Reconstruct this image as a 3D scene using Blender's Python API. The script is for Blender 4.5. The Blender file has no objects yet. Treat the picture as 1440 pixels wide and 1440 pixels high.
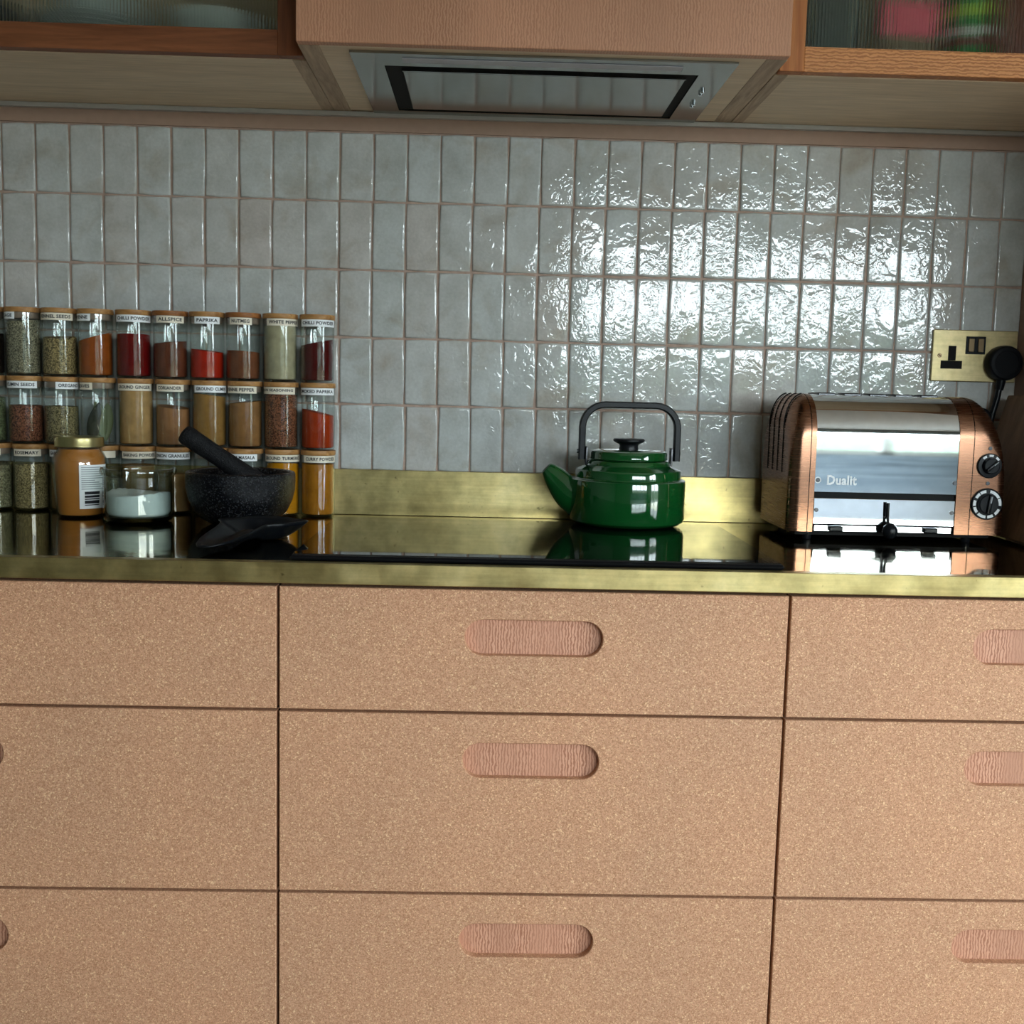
import bpy, bmesh, math, random
from mathutils import Vector, Matrix
random.seed(7)
scene = bpy.context.scene
COL = scene.collection
rad = math.radians

# ------------------------------------------------------------------ camera
YAW, PITCH, ROLL = 0.02407, 0.11194, 0.02444
CAM = Vector((0.0, -2.33627, 1.17418))
fw = Vector((math.sin(YAW)*math.cos(PITCH), math.cos(YAW)*math.cos(PITCH), -math.sin(PITCH)))
rt = Vector((math.cos(YAW), -math.sin(YAW), 0.0))
up = rt.cross(fw)
c_, s_ = math.cos(ROLL), math.sin(ROLL)
rt2 = c_*rt + s_*up
up2 = -s_*rt + c_*up
cam_data = bpy.data.cameras.new('camera')
cam_data.sensor_width = 36.0
cam_data.lens = 1557.4/1440*36.0
cam_data.clip_start = 0.05
cam = bpy.data.objects.new('camera', cam_data)
COL.objects.link(cam)
m = Matrix((rt2, up2, -fw)).transposed().to_4x4()
m.translation = CAM
cam.matrix_world = m
scene.camera = cam

# ------------------------------------------------------------------ world, window light, exposure
SKY = 23.5
world = bpy.data.worlds.new('world')
scene.world = world
world.use_nodes = True
bg = world.node_tree.nodes['Background']
bg.inputs[0].default_value = (0.84, 0.95, 1.0, 1)
bg.inputs[1].default_value = SKY
# rear window opening
WX0, WX1, WZ0, WZ1, WY = 0.44, 2.85, 1.08, 2.10, -4.3
pl = bpy.data.lights.new('window_portal', 'AREA')
pl.shape = 'RECTANGLE'; pl.size = WX1-WX0; pl.size_y = WZ1-WZ0
pl.cycles.is_portal = True
po = bpy.data.objects.new('window_portal', pl)
COL.objects.link(po)
po.location = ((WX0+WX1)/2, WY-0.12, (WZ0+WZ1)/2)
po.rotation_euler = (rad(90), 0, 0)
# glazed side door opening
SY0, SY1, SDZ0, SDZ1, SDX = -3.4, -2.05, 0.1, 2.1, 2.95
pl2 = bpy.data.lights.new('door_portal', 'AREA')
pl2.shape = 'RECTANGLE'; pl2.size = SDZ1-SDZ0; pl2.size_y = SY1-SY0
pl2.cycles.is_portal = True
po2 = bpy.data.objects.new('door_portal', pl2)
COL.objects.link(po2)
po2.location = (SDX+0.11, (SY0+SY1)/2, (SDZ0+SDZ1)/2)
po2.rotation_euler = (0, rad(90), 0)
scene.view_settings.view_transform = 'Standard'
scene.view_settings.look = 'None'
scene.view_settings.gamma = 1.0
scene.view_settings.use_curve_mapping = False
scene.view_settings.exposure = 0.0
scene.cycles.transparent_max_bounces = 24
scene.cycles.use_denoising = True

# ------------------------------------------------------------------ helpers: materials
def srgb(r, g, b):
    f = lambda c: (c/255/12.92) if c/255 <= 0.04045 else ((c/255+0.055)/1.055)**2.4
    return (f(r), f(g), f(b), 1.0)

class NT:
    def __init__(s, name):
        s.m = bpy.data.materials.new(name); s.m.use_nodes = True
        s.t = s.m.node_tree; s.n = s.t.nodes; s.b = s.n['Principled BSDF']
        s.out = s.n['Material Output']
    def add(s, typ, **kw):
        nd = s.n.new(typ)
        for k, v in kw.items(): setattr(nd, k, v)
        return nd
    def link(s, a, b): s.t.links.new(a, b)
    def set(s, **kw):
        names = dict(color='Base Color', rough='Roughness', metal='Metallic', ior='IOR', spec='Specular IOR Level', coat='Coat Weight', coat_rough='Coat Roughness', trans='Transmission Weight', aniso='Anisotropic', sheen='Sheen Weight', sub='Subsurface Weight')
        for k, v in kw.items(): s.b.inputs[names[k]].default_value = v
        return s
    def pos(s, scale=(1, 1, 1), kind='world', loc=(0, 0, 0)):
        if kind == 'world':
            src = s.add('ShaderNodeNewGeometry').outputs['Position']
        else:
            src = s.add('ShaderNodeTexCoord').outputs['Object']
        mp = s.add('ShaderNodeMapping'); mp.inputs['Scale'].default_value = scale
        mp.inputs['Location'].default_value = loc
        s.link(src, mp.inputs['Vector'])
        return mp.outputs['Vector']
    def noise(s, vec, scale, detail=3, rough=0.5, dist=0.0):
        nd = s.add('ShaderNodeTexNoise')
        nd.inputs['Scale'].default_value = scale; nd.inputs['Detail'].default_value = detail
        nd.inputs['Roughness'].default_value = rough; nd.inputs['Distortion'].default_value = dist
        s.link(vec, nd.inputs['Vector'])
        return nd.outputs['Fac']
    def ramp(s, fac, stops, interp='LINEAR'):
        nd = s.add('ShaderNodeValToRGB'); nd.color_ramp.interpolation = interp
        e = nd.color_ramp.elements
        while len(e) < len(stops): e.new(0.5)
        for el, (p, c) in zip(e, stops):
            el.position = p; el.color = c
        s.link(fac, nd.inputs['Fac'])
        return nd.outputs['Color']
    def mix(s, fac, a, b, typ='MIX'):
        nd = s.add('ShaderNodeMix', data_type='RGBA', blend_type=typ)
        for sock, v in ((nd.inputs[0], fac), (nd.inputs[6], a), (nd.inputs[7], b)):
            if hasattr(v, 'links'): s.link(v, sock)
            else: sock.default_value = v
        return nd.outputs[2]
    def math(s, op, a, b=0.0):
        nd = s.add('ShaderNodeMath', operation=op)
        for sock, v in ((nd.inputs[0], a), (nd.inputs[1], b)):
            if hasattr(v, 'links'): s.link(v, sock)
            else: sock.default_value = v
        return nd.outputs[0]
    def bump(s, h, dist, strength=1.0, normal=None):
        nd = s.add('ShaderNodeBump'); nd.inputs['Strength'].default_value = strength
        nd.inputs['Distance'].default_value = dist
        s.link(h, nd.inputs['Height'])
        if normal: s.link(normal, nd.inputs['Normal'])
        return nd.outputs['Normal']
    def col(s, c): s.link(c, s.b.inputs['Base Color'])
    def nor(s, n): s.link(n, s.b.inputs['Normal'])
    def rgh(s, r): s.link(r, s.b.inputs['Roughness'])

def g3(v): return (v, v, v, 1)

def simple(name, color, rough=0.5, metal=0.0, **kw):
    t = NT(name); t.set(color=color, rough=rough, metal=metal, **kw)
    # faint mottling so that no surface is a flat fill
    f = t.noise(t.pos(), 60, 3)
    c = t.mix(f, tuple(x*0.9 for x in color[:3])+(1,), tuple(min(1, x*1.1) for x in color[:3])+(1,))
    t.col(c)
    return t.m

def glassy(name, tint=(0.97, 0.985, 0.98, 1), ior=1.45, refr=0.0, rough=0.02, boost=1.0, rim=(0.62, 0.70, 0.67, 1), rim_pow=5.0):
    t = NT(name)
    lw = t.add('ShaderNodeLayerWeight'); lw.inputs['Blend'].default_value = 0.5
    f0 = ((ior-1)/(ior+1))**2
    sch = t.math('ADD', t.math('MULTIPLY', t.math('POWER', lw.outputs['Facing'], 4.0), 0.7), f0*boost)
    edge = t.math('POWER', lw.outputs['Facing'], rim_pow)
    tr = t.add('ShaderNodeBsdfTransparent'); tr.inputs['Color'].default_value = tint
    gl = t.add('ShaderNodeBsdfGlossy'); gl.inputs['Roughness'].default_value = rough
    body = tr.outputs[0]
    t.link(t.mix(edge, tint, rim), tr.inputs['Color'])
    if refr > 0:
        rf = t.add('ShaderNodeBsdfRefraction'); rf.inputs['Color'].default_value = tint
        rf.inputs['IOR'].default_value = ior; rf.inputs['Roughness'].default_value = 0.0
        mx0 = t.add('ShaderNodeMixShader'); mx0.inputs[0].default_value = refr
        t.link(tr.outputs[0], mx0.inputs[1]); t.link(rf.outputs[0], mx0.inputs[2]); body = mx0.outputs[0]
    mx = t.add('ShaderNodeMixShader')
    t.link(sch, mx.inputs[0]); t.link(body, mx.inputs[1]); t.link(gl.outputs[0], mx.inputs[2])
    t.link(mx.outputs[0], t.out.inputs['Surface'])
    return t.m

def tile_mat():
    t = NT('zellige_glaze'); t.set(rough=0.03, spec=0.62)
    info = t.add('ShaderNodeObjectInfo').outputs['Random']
    base = t.ramp(info, [(0.0, (0.52, 0.535, 0.515, 1)), (0.35, (0.55, 0.565, 0.55, 1)), (0.62, (0.535, 0.525, 0.50, 1)), (0.85, (0.57, 0.585, 0.57, 1)), (1.0, (0.545, 0.505, 0.47, 1))])
    w = t.pos()
    cloud = t.ramp(t.noise(w, 17, 4, 0.6), [(0.3, (0.82, 0.81, 0.79, 1)), (0.7, (1.06, 1.07, 1.08, 1))])
    blot = t.ramp(t.noise(w, 11, 3, 0.6, 0.5), [(0.52, (1, 1, 1, 1)), (0.72, (0.84, 0.77, 0.70, 1))])
    cloud = t.mix(1.0, cloud, blot, 'MULTIPLY')
    grit = t.ramp(t.noise(w, 160, 3, 0.6), [(0.35, g3(0.93)), (0.7, g3(1.04))])
    c = t.mix(1.0, t.mix(1.0, base, cloud, 'MULTIPLY'), grit, 'MULTIPLY')
    t.col(c)
    h1 = t.noise(w, 22, 2, 0.5, 0.6)
    h2 = t.noise(w, 62, 1, 0.5, 1.5)
    amp = t.ramp(t.noise(w, 9, 1), [(0.35, g3(0.15)), (0.65, g3(1.0))])
    h = t.math('ADD', h1, t.math('MULTIPLY', h2, t.math('MULTIPLY', amp, 0.75)))
    t.nor(t.bump(h, 0.00105, 1.0))
    return t.m

def grout_mat():
    t = NT('pink_grout'); t.set(rough=0.9)
    w = t.pos()
    t.col(t.ramp(t.noise(w, 70, 4), [(0.3, (0.37, 0.255, 0.20, 1)), (0.7, (0.48, 0.345, 0.28, 1))]))
    t.nor(t.bump(t.noise(w, 400, 3), 0.0006))
    return t.m

def brass_mat(name, rough=0.24, stain=0.5, dark=1.0, blue=1.0):
    t = NT(name); t.set(metal=1.0)
    w = t.pos((1, 1, 1))
    streak = t.noise(t.pos((4, 4, 90)), 1.6, 5, 0.6)
    cloud = t.noise(w, 9, 5, 0.62)
    a = t.ramp(cloud, [(0.25, (0.40*dark, 0.315*dark, 0.13*dark*blue, 1)), (0.55, (0.55*dark, 0.45*dark, 0.21*dark*blue, 1)), (0.8, (0.66*dark, 0.56*dark, 0.30*dark*blue, 1))])
    b = t.mix(1.0, a, t.ramp(streak, [(0.3, g3(0.86)), (0.7, g3(1.08))]), 'MULTIPLY')
    b = t.mix(1.0, b, t.ramp(t.noise(w, 26, 5, 0.65), [(0.3, (0.74, 0.76, 0.72, 1)), (0.66, (1.08, 1.06, 1.02, 1))]), 'MULTIPLY')
    sp = t.ramp(t.noise(w, 70, 2, 0.5), [(0.24, g3(0.45)), (0.30, g3(1.0))])
    t.col(t.mix(stain, b, t.mix(1.0, b, sp, 'MULTIPLY')))
    t.rgh(t.ramp(cloud, [(0.3, g3(rough*0.8)), (0.75, g3(rough*1.35))]))
    t.nor(t.bump(t.noise(t.pos((3, 3, 3)), 3.5, 2), 0.0012, 0.5))
    return t.m

def cork_mat():
    t = NT('flecked_clay_board'); t.set(rough=0.62, spec=0.3)
    w = t.pos()
    v = t.add('ShaderNodeTexVoronoi'); v.inputs['Scale'].default_value = 560
    t.link(w, v.inputs['Vector'])
    sep = t.add('ShaderNodeSeparateColor'); t.link(v.outputs['Color'], sep.inputs[0])
    tone = t.ramp(sep.outputs[0], [(0.0, (0.40, 0.200, 0.108, 1)), (0.5, (0.545, 0.292, 0.175, 1)), (0.88, (0.61, 0.345, 0.215, 1)), (0.96, (0.72, 0.46, 0.27, 1)), (1.0, (0.80, 0.56, 0.34, 1))])
    fine = t.ramp(t.noise(w, 700, 2, 0.6), [(0.3, g3(0.82)), (0.7, g3(1.14))])
    big = t.ramp(t.noise(w, 5, 3), [(0.3, (0.95, 0.96, 0.96, 1)), (0.7, (1.04, 1.02, 1.0, 1))])
    t.col(t.mix(1.0, t.mix(1.0, tone, fine, 'MULTIPLY'), big, 'MULTIPLY'))
    t.nor(t.bump(t.noise(w, 420, 2), 0.0004, 0.6))
    return t.m

def lacewood_mat(name, light, dark, axis='z', scale=1.0):
    """plane-tree veneer with rippling lace figure running along the given axis"""
    t = NT(name); t.set(rough=0.45, spec=0.35)
    sc = {'z': (1, 1, 0.6), 'x': (0.6, 1, 1)}[axis]
    w = t.pos(sc)
    wv = t.add('ShaderNodeTexWave', wave_type='BANDS', bands_direction='X' if axis == 'z' else 'Z', wave_profile='SIN')
    for k_, v_ in (('Scale', 62*scale), ('Distortion', 5.5), ('Detail', 2.0), ('Detail Scale', 2.2), ('Detail Roughness', 0.55)): wv.inputs[k_].default_value = v_
    t.link(w, wv.inputs['Vector'])
    cells = wv.outputs['Fac']
    band = t.noise(t.pos({'z': (1, 0.2, 0.03), 'x': (0.03, 0.2, 1)}[axis]), 16*scale, 2)
    amt = t.ramp(band, [(0.38, g3(0.12)), (0.62, g3(1.0))])
    fig = t.ramp(cells, [(0.15, dark), (0.75, light)])
    mid = tuple((a+b)/2 for a, b in zip(light, dark))
    c = t.mix(amt, mid, fig)
    tone = t.ramp(t.noise(t.pos({'z': (1, 1, 0.05), 'x': (0.05, 1, 1)}[axis]), 7*scale, 3), [(0.3, (0.88, 0.87, 0.85, 1)), (0.7, (1.08, 1.05, 1.03, 1))])
    t.col(t.mix(1.0, c, tone, 'MULTIPLY'))
    t.nor(t.bump(cells, 0.0003, 0.5))
    return t.m

def wood_mat(name, light, dark, axis='x', scale=1.0, rough=0.5):
    t = NT(name); t.set(rough=rough, spec=0.3)
    sc = {'x': (0.08, 1, 1), 'y': (1, 0.08, 1), 'z': (1, 1, 0.08)}[axis]
    w = t.pos(sc)
    a = t.noise(w, 45*scale, 5, 0.6, 0.8)
    b = t.noise(w, 210*scale, 3, 0.6)
    c = t.ramp(a, [(0.3, dark), (0.68, light)])
    t.col(t.mix(1.0, c, t.ramp(b, [(0.3, g3(0.86)), (0.7, g3(1.08))]), 'MULTIPLY'))
    t.nor(t.bump(b, 0.0002, 0.4))
    return t.m

def speckled(name, c1, c2, scale, rough=0.9, thr=(0.35, 0.65)):
    t = NT(name); t.set(rough=rough, spec=0.2)
    w = t.pos()
    v = t.add('ShaderNodeTexVoronoi'); v.inputs['Scale'].default_value = scale
    t.link(w, v.inputs['Vector'])
    sep = t.add('ShaderNodeSeparateColor'); t.link(v.outputs['Color'], sep.inputs[0])
    t.col(t.ramp(sep.outputs[0], [(thr[0]-0.3, c1), (thr[1]+0.3, c2)]))
    t.nor(t.bump(v.outputs['Distance'], 0.0012, 0.7))
    return t.m

M = {}
M['tile'] = tile_mat()
M['grout'] = grout_mat()
M['plaster'] = simple('brown_plaster', (0.36, 0.235, 0.175, 1), 0.85)
M['brass_top'] = brass_mat('polished_brass_top', 0.07, 0.7, 0.68)
M['brass'] = brass_mat('satin_brass', 0.36, 0.8)
M['brass_plate'] = brass_mat('pale_satin_brass', 0.42, 0.1, 1.15, 1.22)
M['cork'] = cork_mat()
M['lace_pink'] = lacewood_mat('pink_lacewood', srgb(196, 147, 118), srgb(177, 126, 99))
M['lace_insert'] = lacewood_mat('pink_lacewood_insert', srgb(212, 162, 136), srgb(164, 112, 88), scale=1.05)
M['lace_orange'] = lacewood_mat('orange_lacewood', srgb(206, 142, 86), srgb(158, 96, 50), axis='x', scale=0.9)
M['frame_wood'] = wood_mat('orange_frame_wood', srgb(190, 122, 70), srgb(150, 86, 44), 'z')
M['frame_shaded'] = wood_mat('shaded_frame_wood', srgb(140, 84, 52), srgb(98, 54, 32), 'z')  # darker copy of the frame wood, shade put into its colour
M['frame_shaded_x'] = wood_mat('shaded_frame_wood_rail', srgb(146, 90, 58), srgb(108, 62, 38), 'x')  # rail version, also darkened in colour for the shade
M['ply'] = wood_mat('pale_birch_ply', srgb(224, 204, 178), srgb(206, 184, 156), 'x', 0.6)
M['ply_edge'] = wood_mat('ply_edge', srgb(194, 170, 144), srgb(150, 126, 102), 'y', 1.6)
M['carcass'] = simple('dark_carcass', (0.02, 0.014, 0.01, 1), 0.8)
M['white_paint'] = simple('white_paint', (0.62, 0.61, 0.59, 1), 0.7)
M['dark_paint'] = simple('dark_green_paint', (0.13, 0.15, 0.13, 1), 0.7)
M['grey_trim'] = simple('grey_trim', (0.42, 0.40, 0.38, 1), 0.5)
M['hob'] = simple('black_ceramic_glass', (0.004, 0.004, 0.005, 1), 0.03)
M['black'] = simple('black_plastic', (0.005, 0.006, 0.008, 1), 0.3, spec=0.22)
M['black_matte'] = simple('matte_black_trim', (0.005, 0.005, 0.006, 1), 0.55, spec=0.1)
M['black_soft'] = simple('black_bakelite', (0.006, 0.007, 0.009, 1), 0.35, spec=0.25)
M['void'] = simple('dark_void', (0.002, 0.002, 0.002, 1), 0.9)
M['steel'] = simple('brushed_steel', (0.33, 0.34, 0.33, 1), 0.17, 1.0)
M['chrome'] = simple('polished_chrome', (0.80, 0.83, 0.86, 1), 0.05, 1.0)
M['dark_steel'] = simple('dark_steel', (0.08, 0.08, 0.085, 1), 0.3, 1.0)
M['diffuser'] = simple('lamp_diffuser', (0.42, 0.42, 0.48, 1), 0.4)
M['green'] = simple('green_enamel', (0.004, 0.062, 0.012, 1), 0.09, coat=1.0, coat_rough=0.03)
M['white_print'] = simple('white_print', (0.8, 0.82, 0.84, 1), 0.5)
M['black_print'] = simple('black_print', (0.012, 0.012, 0.016, 1), 0.6)
M['label_white'] = simple('white_label', (0.90, 0.92, 0.94, 1), 0.45)
M['label_cream'] = simple('cream_label', (0.82, 0.74, 0.60, 1), 0.5)
M['bamboo'] = wood_mat('bamboo_lid', srgb(196, 148, 92), srgb(152, 104, 58), 'x', 2.0, 0.45)
M['bamboo_dark'] = wood_mat('dark_bamboo_lid', srgb(172, 112, 62), srgb(124, 76, 38), 'x', 2.0, 0.45)
M['seal'] = simple('jar_seal', (0.30, 0.22, 0.17, 1), 0.4)
M['glass'] = glassy('clear_glass', boost=1.6)
M['glass_green'] = glassy('greenish_glass', (0.93, 0.97, 0.95, 1), 1.5, boost=2.6, rim=(0.10, 0.17, 0.15, 1), rim_pow=3.2)
M['reeded'] = glassy('reeded_glass', (0.88, 0.91, 0.89, 1), 1.34, 0.75, 0.05)
M['pane'] = glassy('window_glass', (0.97, 0.98, 0.98, 1), 1.3)
M['salt'] = simple('white_salt', (0.86, 0.90, 0.92, 1), 0.8)
M['spread'] = simple('tan_spread', srgb(182, 116, 48), 0.35)
M['gold_lid'] = simple('gold_lid', (0.66, 0.58, 0.28, 1), 0.28, 1.0)
M['granite'] = speckled('black_granite', (0.004, 0.0045, 0.006, 1), (0.036, 0.037, 0.04, 1), 520, 0.18, (1.1, 0.7))
M['granite_matte'] = speckled('rough_black_granite', (0.005, 0.005, 0.006, 1), (0.016, 0.016, 0.018, 1), 520, 0.6, (0.6, 0.7))
M['spoon'] = simple('black_glazed_ceramic', (0.004, 0.005, 0.007, 1), 0.33, spec=0.22)

def copper_mat():
    t = NT('brushed_copper'); t.set(metal=1.0, rough=0.26)
    a = t.noise(t.pos((6, 6, 260)), 3, 3)
    t.col(t.ramp(a, [(0.3, (0.28, 0.142, 0.088, 1)), (0.7, (0.31, 0.158, 0.098, 1))]))
    t.rgh(t.ramp(a, [(0.3, g3(0.23)), (0.7, g3(0.29))]))
    return t.m
M['copper'] = copper_mat()

# ------------------------------------------------------------------ helpers: geometry
def finish(bm, name, mat, parent=None, smooth=38, recalc=True):
    if recalc: bmesh.ops.recalc_face_normals(bm, faces=bm.faces)
    me = bpy.data.meshes.new(name)
    bm.to_mesh(me); bm.free()
    if smooth:
        me.shade_smooth(); me.set_sharp_from_angle(angle=rad(smooth))
    if mat: me.materials.append(M[mat] if isinstance(mat, str) else mat)
    return link(name, me, parent)

def link(name, me, parent=None):
    o = bpy.data.objects.new(name, me); COL.objects.link(o)
    if parent: o.parent = parent
    return o

def thing(name, label, cat, loc=(0, 0, 0), rot=(0, 0, 0), group=None):
    o = bpy.data.objects.new(name, None); COL.objects.link(o)
    o.empty_display_size = 0.05
    o.location = loc; o.rotation_euler = rot
    tag(o, label, cat, group)
    return o

def tag(o, label=None, cat=None, group=None, kind=None):
    if label: o['label'] = label
    if cat: o['category'] = cat
    if group: o['group'] = group
    if kind: o['kind'] = kind
    return o

def box(bm, x0, x1, y0, y1, z0, z1, bevel=0.0, seg=1):
    t = bmesh.new()
    vs = [t.verts.new((x, y, z)) for x in (x0, x1) for y in (y0, y1) for z in (z0, z1)]
    for f in ((0, 1, 3, 2), (4, 6, 7, 5), (0, 4, 5, 1), (2, 3, 7, 6), (0, 2, 6, 4), (1, 5, 7, 3)):
        t.faces.new([vs[i] for i in f])
    if bevel > 0:
        bmesh.ops.bevel(t, geom=t.edges[:], offset=bevel, segments=seg, affect='EDGES', profile=0.5)
    merge(bm, t)
    return bm

def merge(bm, t, mat=None):
    me = bpy.data.meshes.new('tmp'); t.to_mesh(me); t.free()
    if mat: me.transform(mat)
    bm.from_mesh(me); bpy.data.meshes.remove(me)

def bx(name, mat, parent, x0, x1, y0, y1, z0, z1, bevel=0.0, seg=1):
    return finish(box(bmesh.new(), x0, x1, y0, y1, z0, z1, bevel, seg), name, mat, parent, smooth=0)

def lathe(bm, prof, seg=48, cx=0, cy=0, cz=0, close=False):
    rings = []
    for r, z in prof:
        if r < 1e-6: rings.append([bm.verts.new((cx, cy, cz+z))])
        else: rings.append([bm.verts.new((cx+r*math.cos(2*math.pi*i/seg), cy+r*math.sin(2*math.pi*i/seg), cz+z)) for i in range(seg)])
    pairs = list(zip(rings, rings[1:]))
    if close: pairs.append((rings[-1], rings[0]))
    for a, b in pairs:
        for i in range(seg):
            j = (i+1) % seg
            if len(a) == 1 and len(b) == 1: continue
            if len(a) == 1: bm.faces.new((a[0], b[i], b[j]))
            elif len(b) == 1: bm.faces.new((a[i], a[j], b[0]))
            else: bm.faces.new((a[i], a[j], b[j], b[i]))
    return bm

def tube(bm, pts, radii, seg=12, flat=(1, 1), caps=True, upv=None):
    pts = [Vector(p) for p in pts]
    if not hasattr(radii, '__len__'): radii = [radii]*len(pts)
    rings = []
    n = None
    for i, p in enumerate(pts):
        d = (pts[min(i+1, len(pts)-1)]-pts[max(i-1, 0)]).normalized()
        if n is None:
            n = Vector(upv) if upv else (Vector((0, 0, 1)) if abs(d.z) < 0.9 else Vector((0, 1, 0)))
        n = (n-d*n.dot(d)).normalized()
        b = d.cross(n)
        rings.append([bm.verts.new(p+radii[i]*(flat[0]*math.cos(2*math.pi*k/seg)*n+flat[1]*math.sin(2*math.pi*k/seg)*b)) for k in range(seg)])
    for a, b in zip(rings, rings[1:]):
        for k in range(seg):
            bm.faces.new((a[k], a[(k+1) % seg], b[(k+1) % seg], b[k]))
    if caps:
        bm.faces.new(rings[0][::-1]); bm.faces.new(rings[-1])
    return bm

def smooth_path(ctrl, n=8):
    """Catmull-Rom through control points"""
    P = [Vector(p) for p in ctrl]
    P = [2*P[0]-P[1]]+P+[2*P[-1]-P[-2]]
    out = []
    for i in range(1, len(P)-2):
        for k in range(n):
            t = k/n
            a, b, c, d = P[i-1], P[i], P[i+1], P[i+2]
            out.append(0.5*((2*b)+(c-a)*t+(2*a-5*b+4*c-d)*t*t+(3*b-a-3*c+d)*t**3))
    out.append(P[-2])
    return out

def text_bm(body, width=None, height=None, bold=0.02, depth=0.0):
    """Flat lettering in the XZ plane facing -Y, centred on the origin; returns (bmesh, width)."""
    cu = bpy.data.curves.new('lettering', 'FONT'); cu.body = body
    cu.align_x = 'CENTER'; cu.align_y = 'CENTER'; cu.offset = bold; cu.resolution_u = 2
    cu.space_character = 1.05
    o = bpy.data.objects.new('lettering', cu); COL.objects.link(o)
    dg = bpy.context.evaluated_depsgraph_get()
    me = bpy.data.meshes.new_from_object(o.evaluated_get(dg))
    bpy.data.objects.remove(o); bpy.data.curves.remove(cu)
    bm = bmesh.new(); bm.from_mesh(me); bpy.data.meshes.remove(me)
    xs = [v.co.x for v in bm.verts]; ys = [v.co.y for v in bm.verts]
    w, h = max(xs)-min(xs), max(ys)-min(ys)
    cx, cy = (max(xs)+min(xs))/2, (max(ys)+min(ys))/2
    sx = width/w if width else height/h
    sy = height/h if height else sx
    for v in bm.verts: v.co = ((v.co.x-cx)*sx, 0, (v.co.y-cy)*sy)
    return bm, w*sx

def pill(cx, cz, w, h, n=14):
    r = h/2; pts = []
    for s, a0 in ((1, -90), (-1, 90)):
        for i in range(n+1):
            a = rad(a0+180*i/n)
            pts.append((cx+s*(w/2-r)+r*math.cos(a), cz+r*math.sin(a)))
    return pts

# ------------------------------------------------------------------ the setting
def structure(name, bm, mat, label=None, parent=None):
    o = finish(bm, name, mat, parent)
    if not parent: tag(o, label, kind='structure')
    return o

PX = 1.115          # face of the short pier that ends the alcove
RX0, RX1 = -2.1, 2.95
b = bmesh.new()
box(b, RX0, RX1, 0.004, 0.15, 0, 2.6)
wall_back = structure('wall_back', b, 'grout', 'wall behind the worktop with pink-brown grout between pale tiles')
tag(wall_back, cat='wall')
b = box(bmesh.new(), RX0, PX, -0.0015, 0.004, 1.6855, 2.6)
finish(b, 'plaster_band', 'plaster', wall_back)
b = box(bmesh.new(), PX, 1.65, -0.45, 0.003, 0, 2.6)
tag(structure('wall_right', b, 'plaster', 'brown plastered pier beside the brass socket plate'), cat='wall')
b = box(bmesh.new(), RX0-0.1, RX0, WY-0.2, 0.15, 0, 2.6)
tag(structure('wall_left', b, 'dark_paint', 'dark green painted side wall of the kitchen'), cat='wall')
b = bmesh.new()
box(b, RX1, RX1+0.1, WY-0.2, SY0, 0, 2.6); box(b, RX1, RX1+0.1, SY1, 0.15, 0, 2.6)
box(b, RX1, RX1+0.1, SY0, SY1, SDZ1, 2.6); box(b, RX1, RX1+0.1, SY0, SY1, 0, SDZ0)
tag(structure('wall_side', b, 'dark_paint', 'dark green painted far side wall of the room'), cat='wall')
b = bmesh.new()
box(b, RX0-0.1, WX0, WY-0.2, WY, 0, 2.6); box(b, WX1, RX1+0.1, WY-0.2, WY, 0, 2.6)
box(b, WX0, WX1, WY-0.2, WY, 0, WZ0); box(b, WX0, WX1, WY-0.2, WY, WZ1, 2.6)
tag(structure('wall_rear', b, 'dark_paint', 'dark green painted wall around the wide window'), cat='wall')
b = box(bmesh.new(), RX0-0.1, RX1+0.1, WY-0.2, 0.15, 2.6, 2.7)
tag(structure('ceiling', b, 'white_paint', 'plain white painted ceiling of the kitchen'), cat='ceiling')
M['floorboard'] = wood_mat('grey_oak_floor', srgb(190, 166, 138), srgb(158, 132, 106), 'x', 0.3, 0.45)
b = box(bmesh.new(), RX0-0.1, RX1+0.1, WY-0.2, 0.15, -0.1, 0)
floor = structure('floor', b, 'carcass', 'floor of wide wooden boards across the kitchen')
tag(floor, cat='floor')
fb = None
for i in range(28):
    y = -0.16-i*0.15
    if fb is None:
        fb = box(bmesh.new(), RX0, RX1, -0.073, 0.073, 0, 0.004, 0.001)
        o = finish(fb, 'floorboard', 'floorboard', floor); fb = o.data
    else: o = link('floorboard', fb, floor)
    o.location.y = y
# rear window: frame with mullions and panes
b = bmesh.new()
fwid = 0.06
box(b, WX0, WX1, WY-0.11, WY-0.05, WZ0, WZ0+fwid); box(b, WX0, WX1, WY-0.11, WY-0.05, WZ1-fwid, WZ1)
nm = 4
for i in range(nm+1):
    x = WX0+(WX1-WX0-fwid)*i/nm
    box(b, x, x+fwid, WY-0.11, WY-0.05, WZ0, WZ1)
box(b, WX0, WX1, WY-0.10, WY-0.06, 1.78, 1.81)  # crossbar added to break up the window's reflection in the tiles
win = structure('window_1', b, 'white_paint', 'wide white framed window with eight panes'); tag(win, cat='window')
for i in range(nm):
    x0 = WX0+(WX1-WX0-fwid)*i/nm+fwid; x1 = WX0+(WX1-WX0-fwid)*(i+1)/nm
    for z0_, z1_ in ((WZ0+fwid, 1.78), (1.81, WZ1-fwid)): bx('pane', 'pane', win, x0, x1, WY-0.083, WY-0.077, z0_, z1_)
b = bmesh.new()
for y_ in (SY0, (SY0+SY1)/2-0.035, SY1-0.07): box(b, RX1+0.02, RX1+0.07, y_, y_+0.07, SDZ0, SDZ1)
for z_ in (SDZ0, SDZ1-0.07): box(b, RX1+0.02, RX1+0.07, SY0, SY1, z_, z_+0.07)
dr = structure('door_1', b, 'white_paint', 'white framed glazed garden door'); tag(dr, cat='door')
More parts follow.
